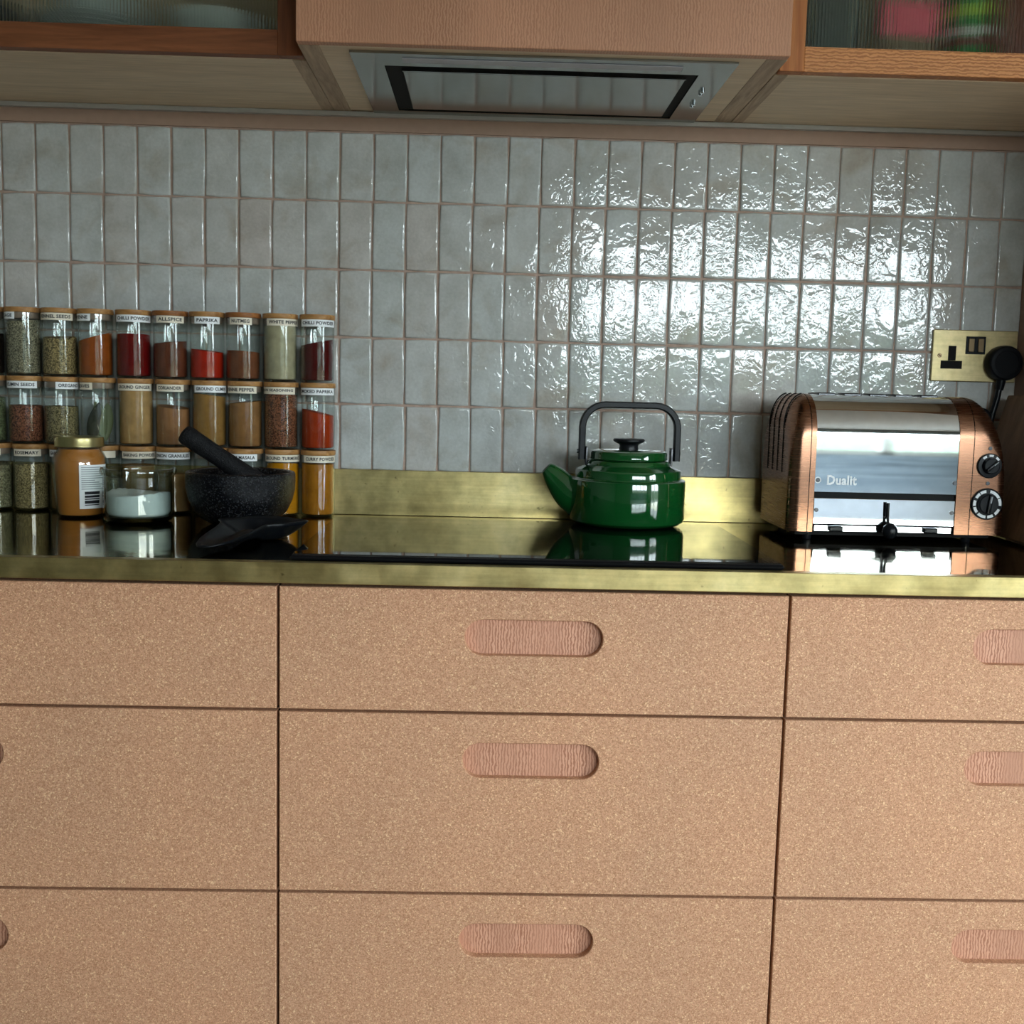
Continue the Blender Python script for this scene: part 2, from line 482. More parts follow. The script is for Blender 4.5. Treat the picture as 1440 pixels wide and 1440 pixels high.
for y0_, y1_ in ((SY0+0.07, (SY0+SY1)/2-0.035), ((SY0+SY1)/2+0.035, SY1-0.07)):
    bx('pane', 'pane', dr, RX1+0.042, RX1+0.048, y0_, y1_, SDZ0+0.07, SDZ1-0.07)
M['reflection_boards_pale'] = wood_mat('pale_blue_boards', srgb(222, 232, 244), srgb(190, 204, 222), 'x', 0.35, 0.5)
M['reflection_boards'] = wood_mat('blue_grey_boards', srgb(164, 184, 200), srgb(96, 114, 130), 'x', 0.35, 0.5)
for i in range(7):  # unseen boards added for the toaster chrome to reflect, paler low down
    bx('reflection_board', 'reflection_boards' if i > 3 else 'reflection_boards_pale', bpy.data.objects['wall_rear'], WX0-0.2, WX1+0.1, WY+0.0002, WY+0.018, 0.06+i*0.145, 0.06+i*0.145+0.141, 0.002)
# outside: paved garden and a boundary wall
M['paving'] = simple('grey_paving', (0.16, 0.165, 0.16, 1), 0.8)
M['hedge'] = simple('grey_green_garden', (0.10, 0.13, 0.09, 1), 0.9)
tag(structure('ground_outside', box(bmesh.new(), -14, 30, -24, 20, -0.3, -0.11), 'paving', 'grey paved garden outside the window'), cat='ground')
tag(structure('wall_garden', box(bmesh.new(), -14, 30, -10.4, -10, -0.105, 1.75), 'hedge', 'green garden boundary beyond the paving'), cat='wall')

# tiles: five courses, each tile its own piece
PITCH_X, PITCH_Z, XT, ZH0 = 0.06861, 0.1383, 0.09835, 1.68446
def tile_mesh(w, h, seed):
    r = random.Random(seed); bm = bmesh.new()
    n = [(-1, -1), (0, -1), (1, -1), (1, -0.35), (1, 0.35), (1, 1), (0, 1), (-1, 1), (-1, 0.35), (-1, -0.35)]
    N = len(n); outer = []
    for a, c in n:
        k = abs(a) == 1 and abs(c) == 1
        outer.append((a*w/2*(0.975 if k else 1)+r.uniform(-.0007, .0007), c*h/2*(0.988 if k else 1)+r.uniform(-.0008, .0008)))
    def lp(ix, iz, y): return [bm.verts.new((x-math.copysign(ix, x), y, z-math.copysign(iz, z)) if abs(x) > 0.004 else (x, y, z-math.copysign(iz, z))) for x, z in outer]
    back, mid, edge, frt = lp(0, 0, 0.008), lp(0, 0, 0.0016), lp(0.0016, 0.0016, 0.0), lp(0.0044, 0.0044, -0.0001)
    for A, B in ((back, mid), (mid, edge), (edge, frt)):
        for i in range(N):
            j = (i+1) % N; bm.faces.new((A[i], A[j], B[j], B[i]))
    bm.faces.new(frt)
    bmesh.ops.recalc_face_normals(bm, faces=bm.faces)
    me = bpy.data.meshes.new('tile'); bm.to_mesh(me); bm.free(); me.shade_smooth(); me.set_sharp_from_angle(angle=rad(60))
    me.materials.append(M['tile']); return me
TW, TH = PITCH_X-0.0030, PITCH_Z-0.0034
tmeshes = [tile_mesh(TW, TH, i) for i in range(12)]
row_dx = [0.001, -0.001, -0.001, 0.0005, 0.003]
for j in range(5):
    for k in range(-8, 30):
        x = XT+(k+0.5-15)*PITCH_X+row_dx[j]; z = ZH0-(j+0.5)*PITCH_Z
        if x-TW/2 > PX-0.01: continue
        me = tmeshes[random.randrange(12)]
        o = link('tile', me, wall_back)
        o.location = (x+random.uniform(-.0006, .0006), random.uniform(-.0004, .0004), z+random.uniform(-.0006, .0006))
        o.rotation_euler = (rad(random.gauss(0, 0.3)), rad(random.choice((0, 180))+random.gauss(0, 0.25)), rad(random.gauss(0, 0.3)))
        if x+TW/2 > PX-0.001:
            o.scale.x = (PX-0.001-(x-TW/2))/TW; o.location.x = (x-TW/2+PX-0.001)/2
bx('trim_1', 'grey_trim', None, -1.5, PX-0.001, -0.014, -0.0016, 1.7125, 1.7212)
tag(bpy.data.objects['trim_1'], 'thin grey strip between the cabinets and the tiled wall', 'trim', kind='structure')

# ------------------------------------------------------------------ base units with drawers
ZC = 0.9
FY = -0.639          # face of the drawer fronts
def drawer_front(parent, x0, x1, z0, z1, hx, hz):
    """front board with a routed pill-shaped recess; local coordinates are world coordinates"""
    bm = bmesh.new()
    ch = 0.0012
    hole = pill(hx, hz, 0.2165, 0.0570); hole_f = pill(hx, hz, 0.2189, 0.0594)
    rect_i = [(x0+ch, z0+ch), (x1-ch, z0+ch), (x1-ch, z1-ch), (x0+ch, z1-ch)]
    rect_o = [(x0, z0), (x1, z0), (x1, z1), (x0, z1)]
    def loop(pts, y): return [bm.verts.new((x, y, z)) for x, z in pts]
    A = loop(rect_i, FY); H = loop(hole_f, FY); H2 = loop(hole, FY+0.0012)
    es = [bm.edges.new((L[i], L[(i+1) % len(L)])) for L in (A, H) for i in range(len(L))]
    bmesh.ops.triangle_fill(bm, edges=es, use_beauty=True, use_dissolve=False)
    O = loop(rect_o, FY+ch); Bk = loop(rect_o, FY+0.0245)
    hole_b = loop(hole, FY+0.0153)
    def skin(P, Q):
        for i in range(len(P)):
            j = (i+1) % len(P); bm.faces.new((P[i], P[j], Q[j], Q[i]))
    skin(A, O); skin(O, Bk); skin(H, H2); skin(H2, hole_b)
    bm.faces.new(Bk)
    o = finish(bm, 'drawer_front', 'cork', parent, smooth=40)
    # veneer seen at the bottom of the recess
    b2 = bmesh.new()
    P = pill(hx, hz, 0.2185, 0.059)
    f1 = [b2.verts.new((x, FY+0.0150, z)) for x, z in P]; f2 = [b2.verts.new((x, FY+0.0230, z)) for x, z in P]
    b2.faces.new(f1); b2.faces.new(f2[::-1])
    for i in range(len(P)):
        j = (i+1) % len(P); b2.faces.new((f1[i], f1[j], f2[j], f2[i]))
    h = finish(b2, 'handle_recess', 'lace_insert', o)
    h['label'] = 'pink lacewood finger pull recess'
    return o

ZA, ZB, ZBOT, ZTOP = 0.6633, 0.3653, 0.0665, 0.8600
units = [(-1.392, -0.3187, -0.855, 'clay-coloured drawer unit below the stacked spice jars'),
         (-0.3187, 0.4801, 0.0801, 'clay-coloured drawer unit below the hob and green kettle'),
         (0.4801, 1.285, 0.8825, 'clay-coloured drawer unit below the copper toaster')]
g = 0.0023
for x0, x1, hx, lab in units:
    u = thing('drawer_unit', lab, 'drawer unit', group='base drawer units under the worktop')
    bx('carcass', 'carcass', u, x0+0.001, x1-0.001, FY+0.0255, -0.46 if x1 > 1.2 else -0.02, 0.06, 0.864)
    for z0, z1, hz in ((ZA, ZTOP, 0.7848), (ZB, ZA, 0.5865), (ZBOT, ZB, 0.2870)):
        drawer_front(u, x0+g, x1-g, z0+(g if z0 > 0.1 else 0), z1-(g if z1 < 0.8 else 0), hx, hz)
    bx('plinth', 'carcass', u, x0+0.001, x1-0.001, FY+0.06, FY+0.08, 0.004, 0.06)

# ------------------------------------------------------------------ brass worktop
wt = thing('worktop', 'brass sheet worktop with upstand running under the tiled wall', 'worktop')
WF = -0.657
bm = bmesh.new()
out = [(-1.5, WF), (1.3, WF), (1.3, -0.452), (PX-0.001, -0.452), (PX-0.001, 0.0), (-1.5, 0.0)]
topv = [bm.verts.new((x, y, ZC)) for x, y in out]; botv = [bm.verts.new((x, y, ZC-0.004)) for x, y in out]
bm.faces.new(topv); bm.faces.new(botv[::-1])
for i in range(6):
    j = (i+1) % 6; bm.faces.new((topv[i], botv[i], botv[j], topv[j]))
finish(bm, 'top_sheet', 'brass_top', wt)
bx('front_edge', 'brass', wt, -1.5, 1.3, WF-0.0012, WF+0.02, 0.8680, ZC+0.0003, 0.0012, 2)
bx('core', 'carcass', wt, -1.49, PX-0.005, WF+0.021, -0.013, 0.8660, ZC-0.0042)
bx('upstand', 'brass', wt, -1.5, PX-0.001, -0.0115, -0.0008, ZC+0.0002, 0.9955, 0.001, 2)

# ------------------------------------------------------------------ induction hob
hob = thing('induction_hob', 'black glass induction hob set on the brass worktop', 'hob', (0.084, -0.375, ZC))
bx('glass_plate', 'hob', hob, -0.386, 0.386, -0.240, 0.255, 0.0004, 0.0080, 0.0016, 1)
bx('edge_strip', 'black_matte', hob, -0.3865, 0.3865, -0.2605, -0.2402, 0.0004, 0.0080, 0.0034, 1)

# ------------------------------------------------------------------ hood cupboard and extractor
HX0, HX1, HZ, HY = -0.3232, 0.4818, 1.722, -0.466
hc = thing('hood_cupboard', 'pink lacewood box cupboard housing the extractor above the hob', 'cupboard')
bx('front_panel', 'lace_pink', hc, HX0, HX1, HY, HY+0.02, HZ, 2.5, 0.0012)
bx('side_panel', 'ply_edge', hc, HX0, HX0+0.034, HY+0.0202, -0.003, HZ, 2.5)
bx('side_panel', 'ply_edge', hc, HX1-0.034, HX1, HY+0.0202, -0.003, HZ, 2.5)

ex = thing('extractor_hood', 'steel extractor hood set into the underside of the pink cupboard', 'extractor hood', (0, 0, HZ))
def plate(bm, x0, x1, y0, y1, hx0, hx1, hy0, hy1, z0, z1):
    for a in ((x0, hx0, y0, y1), (hx1, x1, y0, y1), (hx0, hx1, y0, hy0), (hx0, hx1, hy1, y1)):
        box(bm, *a, z0, z1)
b = bmesh.new()
plate(b, HX0+0.0342, HX1-0.0342, HY+0.0202, -0.016, -0.193, 0.355, -0.360, -0.042, HZ+0.0006, HZ+0.018)
finish(b, 'bottom_panel', 'ply', hc, 0)
b = bmesh.new()
plate(b, -0.242, 0.406, -0.427, -0.018, -0.190, 0.352, -0.357, -0.045, -0.004, 0.0003)
bmesh.ops.remove_doubles(b, verts=b.verts, dist=1e-5)
finish(b, 'steel_plate', 'steel', ex)
bx('suction_slot', 'void', ex, -0.1905, 0.3525, -0.3575, -0.0445, 0.0005, 0.012)
bx('suction_panel', 'steel', ex, -0.161, 0.334, -0.335, -0.070, -0.007, -0.001, 0.002)
bx('panel_edge', 'chrome', ex, -0.161, 0.334, -0.3375, -0.3353, -0.007, -0.002)
bx('lamp_strip', 'diffuser', ex, -0.156, 0.317, -0.407, -0.381, -0.0055, -0.0042, 0.0004)
for px, py in ((0.3765, -0.262), (0.3765, -0.245), (0.3765, -0.176), (0.3765, -0.158)):
    b = lathe(bmesh.new(), [(0, -0.0095), (0.0035, -0.0095), (0.0045, -0.0085), (0.0045, -0.004)], 14, px, py)
    finish(b, 'button', 'chrome', ex)

# ------------------------------------------------------------------ wall cabinets with reeded glass doors
def reeded_pane(name, parent, x0, x1, z0, z1, y):
    bm = bmesh.new(); pitch = 0.0056; n = int((x1-x0)/pitch)*5
    fr, bk = [], []
    for i in range(n+1):
        x = x0+(x1-x0)*i/n
        yy = y-0.0017*abs(math.sin(math.pi*i/5))
        fr.append((bm.verts.new((x, yy, z0)), bm.verts.new((x, yy, z1))))
    bk = [(bm.verts.new((x, y+0.004, z0)), bm.verts.new((x, y+0.004, z1))) for x in (x0, x1)]
    for a, c in zip(fr, fr[1:]): bm.faces.new((a[0], c[0], c[1], a[1]))
    bm.faces.new((bk[0][0], bk[0][1], bk[1][1], bk[1][0]))
    return finish(bm, name, 'reeded', parent, smooth=80, recalc=False)

DYF, DYB = -0.381, -0.358
def wall_cabinet(label, x0, x1, door_x0, door_x1, railmat, stilemat='frame_wood'):
    c = thing('wall_cabinet', label, 'cabinet', group='wall cabinets with reeded glass doors')
    zt = 2.42
    bx('bottom_panel', 'ply', c, x0+0.0232, x1-0.0232, DYB+0.002, -0.003, HZ, HZ+0.018)
    bx('side_panel', 'ply_edge', c, x0, x0+0.023, DYB+0.002, -0.003, HZ-0.0002, zt)
    bx('side_panel', 'ply_edge', c, x1-0.023, x1, DYB+0.002, -0.003, HZ-0.0002, zt)
    bx('back_panel', 'ply', c, x0+0.0232, x1-0.0232, -0.012, -0.003, HZ+0.0182, zt)
    bx('top_panel', 'ply', c, x0+0.0232, x1-0.0232, DYB+0.002, -0.013, zt-0.018, zt)
    d = finish(box(bmesh.new(), door_x0+0.042, door_x1-0.042, DYF, DYB, zt-0.045, zt, 0.001), 'door', 'frame_shaded_x', c)
    sw, rh = 0.042, 0.0425
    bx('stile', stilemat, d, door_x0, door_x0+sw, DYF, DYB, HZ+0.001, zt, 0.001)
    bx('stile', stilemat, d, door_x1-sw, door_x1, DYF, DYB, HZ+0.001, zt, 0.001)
    bx('rail', railmat, d, door_x0+sw, door_x1-sw, DYF+0.0004, DYB, HZ+0.001, HZ+rh, 0.0008)
    gl = reeded_pane('reeded_glass', d, door_x0+sw-0.004, door_x1-sw+0.004, HZ+rh-0.004, zt-0.04, -0.370)
    return c
wall_cabinet('wall cabinet of wood toned brown for shade, holding pale crockery behind reeded glass', -1.32, -0.3245, -1.32, -0.3265, 'frame_shaded_x', 'frame_shaded')
wall_cabinet('wall cabinet of orange lacewood holding food packets behind reeded glass', 0.4835, 1.113, 0.486, 1.112, 'lace_orange')

# things inside the cabinets
def packet(name, label, cat, x, y, z, w, d, h, mat, group=None, parts=()):
    """soft pillow packet standing upright, crimped along the top"""
    t = thing(name, label, cat, (x, y, z), (0, 0, rad(random.uniform(-6, 6))), group)
    bm = bmesh.new(); nx, nz = 10, 10; grid = {}
    for s in (-1, 1):
        for i in range(nx+1):
            for k in range(nz+1):
                u, v = i/nx*2-1, k/nz
                bulge = (1-u**4)**0.5*min(1, (1-v)*3.0)**0.6*(1 if v > 0.02 else 0.85)
                grid[s, i, k] = bm.verts.new((u*w/2*(1-0.06*v), s*(0.002+d/2*bulge), v*h))
    for s in (-1, 1):
        for i in range(nx):
            for k in range(nz):
                bm.faces.new((grid[s, i, k], grid[s, i+1, k], grid[s, i+1, k+1], grid[s, i, k+1]))
    bd = [(i, 0) for i in range(nx+1)]+[(nx, k) for k in range(1, nz+1)]+[(i, nz) for i in range(nx-1, -1, -1)]+[(0, k) for k in range(nz-1, 0, -1)]
    for a, c in zip(bd, bd[1:]+bd[:1]):
        bm.faces.new((grid[-1, a[0], a[1]], grid[-1, c[0], c[1]], grid[1, c[0], c[1]], grid[1, a[0], a[1]]))
    finish(bm, 'pouch', mat, t, 60)
    for nm_, m_, z0, z1, ww in parts:
        b = box(bmesh.new(), -ww/2, ww/2, -d/2-0.0035, -d/2-0.001, z0, z1, 0.0008)
        finish(b, nm_, m_, t)
    return t
def bottle(name, label, cat, x, y, z, r, h, mat, capmat, lab=None):
    t = thing(name, label, cat, (x, y, z))
    finish(lathe(bmesh.new(), [(0, 0), (r*0.92, 0), (r, r*0.1), (r, h*0.62), (r*0.8, h*0.72), (r*0.4, h*0.8), (r*0.36, h*0.92), (0, h*0.92)], 28), 'flask', mat, t)
    finish(lathe(bmesh.new(), [(0, h*0.92), (r*0.42, h*0.92), (r*0.42, h), (0, h)], 20), 'cap', capmat, t)
    for nm_, m_, z0, z1 in (lab or ()):
        finish(lathe(bmesh.new(), [(r+0.0006, z0), (r+0.0012, z0), (r+0.0012, z1), (r+0.0006, z1)], 28, close=True), nm_, m_, t)
    return t
M['p_grey'] = simple('grey_foil', (0.10, 0.11, 0.10, 1), 0.35)
M['p_pink'] = simple('pink_print', (0.75, 0.10, 0.14, 1), 0.4)
M['p_brown'] = simple('brown_paper', (0.26, 0.17, 0.10, 1), 0.6)
M['p_green'] = simple('green_print', (0.04, 0.22, 0.05, 1), 0.35)
M['p_lime'] = simple('lime_print', (0.35, 0.50, 0.06, 1), 0.4)
M['p_red'] = simple('red_brown_print', (0.20, 0.05, 0.03, 1), 0.4)
M['p_pale'] = simple('pale_print', (0.62, 0.58, 0.55, 1), 0.5)
M['china'] = simple('pale_china', (0.66, 0.68, 0.66, 1), 0.3)
M['china_dark'] = simple('dark_slate_china', (0.05, 0.055, 0.06, 1), 0.3)
CZ = HZ+0.0182
packet('food_packet', 'dark grey foil packet behind the reeded glass', 'packet', 0.605, -0.26, CZ, 0.13, 0.06, 0.2, 'p_grey', 'packets in the wall cabinet', [('printed_band', 'p_pale', 0.028, 0.036, 0.09)])
packet('food_packet', 'brown packet with a bright pink band behind the reeded glass', 'packet', 0.738, -0.27, CZ, 0.118, 0.06, 0.19, 'p_brown', 'packets in the wall cabinet', [('pink_band', 'p_pink', 0.072, 0.13, 0.108), ('pale_band', 'p_pale', 0.02, 0.044, 0.07)])
bottle('sauce_bottle', 'green bottle with a pale label behind the reeded glass', 'bottle', 0.846, -0.285, CZ, 0.036, 0.24, 'p_green', 'p_lime', [('pale_label', 'p_pale', 0.072, 0.086), ('red_label', 'p_red', 0.055, 0.068), ('lime_label', 'p_lime', 0.105, 0.125)])
packet('food_packet', 'red-brown packet behind the reeded glass', 'packet', 0.955, -0.26, CZ, 0.12, 0.06, 0.2, 'p_red', 'packets in the wall cabinet')
def bowl(label, x, y, z, r, h, mat, group):
    t = finish(lathe(bmesh.new(), [(0, 0), (r*0.5, 0), (r*0.52, 0.006), (r*0.8, h*0.4), (r, h), (r*0.97, h+0.001), (r*0.76, h*0.42), (r*0.4, 0.012), (0, 0.01)], 40), 'china_bowl', mat)
    t.location = (x, y, z); tag(t, label, 'bowl', group)
    return t
def plate_stack(label, x, y, z, r, n):
    for i in range(n):
        t = finish(lathe(bmesh.new(), [(0, 0), (r*0.6, 0), (r*0.65, 0.003), (r, 0.013), (r*0.985, 0.0155), (r*0.62, 0.006), (0, 0.005)], 48), 'china_plate', 'china')
        t.location = (x, y, z+i*0.0075)
        tag(t, 'pale china plate, %s up in the stack behind reeded glass' % ('lowest first second third fourth fifth sixth topmost'.split()[i] if i else 'lowest'), 'plate', 'pale plates stacked in the wall cabinet')
plate_stack('pale china plate in the stack behind the reeded glass', -0.735, -0.21, CZ, 0.118, 8)
bowl('pale china bowl on top of the stacked plates', -0.735, -0.21, CZ+0.0606, 0.085, 0.06, 'china', 'bowls in the wall cabinet')
bowl('pale china bowl alone beside the stacked plates', -0.505, -0.24, CZ, 0.095, 0.075, 'china', 'bowls in the wall cabinet')
bowl('dark slate bowl behind the reeded glass', -0.955, -0.24, CZ, 0.085, 0.09, 'china_dark', 'bowls in the wall cabinet')

# ------------------------------------------------------------------ spice jars
JR, JH = 0.0343, 0.1268
JT = 0.1368
def jar_meshes():
    bm = lathe(bmesh.new(), [(0, 0.0006), (JR-0.004, 0.0006), (JR-0.001, 0.0022), (JR, 0.005), (JR, JH-0.001), (JR-0.001, JH), (JR-0.0018, JH-0.001), (JR-0.0018, 0.006), (JR-0.005, 0.0045), (0, 0.0045)], 40)
    glass = finish(bm, 'glass', 'glass').data
    bm = lathe(bmesh.new(), [(0, JH), (JR+0.0004, JH), (JR+0.0012, JH+0.0012), (JR+0.0012, JT-0.0018), (JR+0.0008, JT-0.0003), (0, JT-0.0003)], 40)
    lid = finish(bm, 'lid', 'bamboo').data
    bm = lathe(bmesh.new(), [(0, JH-0.012), (JR-0.0042, JH-0.012), (JR-0.0028, JH-0.010), (JR-0.0028, JH-0.0003), (0, JH-0.0003)], 40)
    seal = finish(bm, 'seal', 'seal').data
    for n in ('glass', 'lid', 'seal'): bpy.data.objects.remove(bpy.data.objects[n])
    return glass, lid, seal
JG, JL, JS = jar_meshes()
JL2 = JL.copy(); JL2.materials.clear(); JL2.materials.append(M['bamboo_dark'])

def spice_mat(name, rgb, kind):
    c = tuple(x*0.8 for x in srgb(*rgb)[:3])
    if kind == 'powder':
        t = NT(name); t.set(rough=0.95, spec=0.1)
        w = t.pos()
        f = t.noise(w, 55, 4, 0.6)
        t.col(t.ramp(f, [(0.3, tuple(x*0.82 for x in c[:3])+(1,)), (0.7, tuple(min(1, x*1.15) for x in c[:3])+(1,))]))
        return t.m
    k = 0.3
    return speckled(name, tuple(x*k for x in c[:3])+(1,), tuple(min(1, x*1.9) for x in c[:3])+(1,), 540 if kind == 'herb' else 440, 0.9)

def content_bm(fill, tilt, seed, rough=0.0):
    """spice filling the jar to an uneven, tilted surface"""
    r = random.Random(seed); R = JR-0.0023; seg = 36; top = 0.005+fill*(JH-0.018)
    tx, ty = tilt, r.uniform(-0.1, 0.1)
    bm = bmesh.new()
    rings = []
    for rr in (1.0, 0.75, 0.4):
        rings.append([bm.verts.new((R*rr*math.cos(a), R*rr*math.sin(a), min(JH-0.013, top+R*rr*(tx*math.cos(a)+ty*math.sin(a))+r.uniform(-rough, rough)+(1-rr)*0.002))) for a in (2*math.pi*i/seg for i in range(seg))])
    lo = [[bm.verts.new((q*math.cos(2*math.pi*i/seg), q*math.sin(2*math.pi*i/seg), z)) for i in range(seg)] for q, z in ((R, 0.008), (R-0.003, 0.0052))]
    seq = [lo[1], lo[0]]+rings
    for A, B in zip(seq, seq[1:]):
        for i in range(seg):
            j = (i+1) % seg; bm.faces.new((A[i], A[j], B[j], B[i]))
    bm.faces.new(lo[1][::-1]); bm.faces.new(rings[-1])
    return bm

def arc_patch(R, a0, a1, z0, z1, th=0.0003, n=24):
    """curved label; angle 0 faces -Y, positive turns to +X"""
    bm = bmesh.new()
    f = [[bm.verts.new((r*math.sin(a0+(a1-a0)*i/n), -r*math.cos(a0+(a1-a0)*i/n), z)) for z in (z0, z1)] for r in (R+th, R) for i in range(n+1)]
    o, i_ = f[:n+1], f[n+1:]
    for k in range(n):
        bm.faces.new((o[k][0], o[k+1][0], o[k+1][1], o[k][1])); bm.faces.new((i_[k][1], i_[k+1][1], i_[k+1][0], i_[k][0]))
        bm.faces.new((o[k][1], o[k+1][1], i_[k+1][1], i_[k][1])); bm.faces.new((i_[k][0], i_[k+1][0], o[k+1][0], o[k][0]))
    for k in (0, n): bm.faces.new((o[k][0], o[k][1], i_[k][1], i_[k][0]))
    return bm

def bend(bm, R, ac):
    for v in bm.verts:
        a = ac+v.co.x/R
        v.co = (R*math.sin(a), -R*math.cos(a), v.co.z)
    return bm

jx = [[-1.017, -0.943, -0.870, -0.798, -0.721, -0.647, -0.573, -0.500, -0.425, -0.350],
      [-1.016, -0.941, -0.869, -0.795, -0.718, -0.643, -0.569, -0.496, -0.423, -0.348],
      [-1.008, -0.933, -0.8595, -0.788, -0.715, -0.642, -0.567, -0.495, -0.420, -0.347]]
# colour, kind, fill, tilt, lettering, label end angle (deg), label colour, lid tone, what it looks like
J = [
 [((40, 26, 20), 'seed', .72, 0, '', 20, 'c', 0, 'near-black whole spice'),
  ((140, 132, 108), 'herb', .95, .1, 'SAGE', -27, 'w', 0, 'grey-green herb filling the jar'),
  ((158, 136, 92), 'seed', .68, .05, 'FENNEL SEEDS', 45, 'c', 0, 'tan and green seeds'),
  ((168, 84, 28), 'powder', .70, .30, 'CAYENNE', -16, 'w', 0, 'orange-brown powder with sloping top'),
  ((122, 8, 8), 'powder', .76, 0, 'CHILLI POWDER', 67, 'w', 0, 'deep red powder'),
  ((118, 62, 40), 'powder', .64, .1, 'ALLSPICE', 48, 'c', 1, 'mid-brown powder with white sheen'),
  ((196, 40, 14), 'powder', .50, -.1, 'PAPRIKA', 44, 'w', 0, 'bright orange-red powder half filling it'),
  ((134, 78, 50), 'powder', .50, -.05, 'NUTMEG', 29, 'c', 1, 'pale brown powder half filling it'),
  ((196, 184, 150), 'powder', .98, 0, 'WHITE PEPPER', 78, 'c', 0, 'pale beige powder filling the jar'),
  ((88, 8, 10), 'powder', .70, .22, 'CHILLI POWDER', 72, 'w', 0, 'dark maroon powder with sloping top')],
 [((112, 118, 84), 'herb', .80, 0, '', -30, 'c', 0, 'dull green herb'),
  ((126, 76, 54), 'seed', .66, 0, 'CUMIN SEEDS', 37, 'w', 0, 'reddish-brown seeds'),
  ((134, 120, 84), 'herb', .66, 0, 'OREGANO', 70, 'w', 0, 'olive green leaf flakes'),
  ((120, 128, 92), 'leaf', .0, 0, 'BAY LEAVES', -18, 'c', 0, 'loose dried bay leaves'),
  ((204, 160, 104), 'powder', .97, 0, 'GROUND GINGER', 58, 'c', 0, 'pale tan powder filling the jar'),
  ((170, 118, 76), 'powder', .70, -.1, 'CORIANDER', 36, 'c', 0, 'pinkish tan powder'),
  ((172, 126, 66), 'powder', .93, -.1, 'GROUND CUMIN', 71, 'w', 0, 'golden brown powder with dark clumps'),
  ((168, 118, 70), 'powder', .82, .1, 'CAYENNE PEPPER', 39, 'c', 0, 'dull tan powder'),
  ((130, 80, 54), 'seed', .97, 0, 'CAJUN SEASONING', 51, 'c', 0, 'coarse red-brown seasoning'),
  ((186, 62, 18), 'powder', .66, -.22, 'SMOKED PAPRIKA', 65, 'w', 0, 'burnt orange powder with sloping top')],
 [((142, 136, 104), 'herb', .82, 0, '', 20, 'c', 0, 'grey-green flecked herb'),
  ((160, 142, 98), 'herb', .82, .05, 'ROSEMARY', 32, 'c', 0, 'tan rosemary needles'),
  ((150, 110, 60), 'powder', .8, 0, 'GARLIC POWDER', 62, 'w', 0, 'ochre powder half hidden by the gold-lidded jar'),
  ((160, 150, 120), 'seed', .6, 0, '', 45, 'c', 0, 'pale grains half hidden by the gold-lidded jar'),
  ((196, 146, 88), 'powder', .85, 0, 'BAKING POWDER', 73, 'c', 0, 'light tan powder behind the salt'),
  ((190, 148, 96), 'powder', .70, 0, 'ONION GRANULES', 62, 'w', 0, 'pale tan granules beside the pestle'),
  ((180, 140, 90), 'powder', .8, 0, '', 75, 'w', 0, 'tan powder hidden behind the pestle'),
  ((74, 66, 40), 'powder', .7, 0, 'GARAM MASALA', 39, 'w', 0, 'dark olive-brown powder'),
  ((214, 142, 18), 'powder', .94, 0, 'GROUND TURMERIC', 76, 'c', 0, 'bright yellow-orange powder filling the jar'),
  ((190, 122, 34), 'powder', .95, 0, 'CURRY POWDER', 73, 'c', 0, 'ochre powder filling the jar')]]
JY = -0.0475
rows_txt = ['top', 'middle', 'bottom']
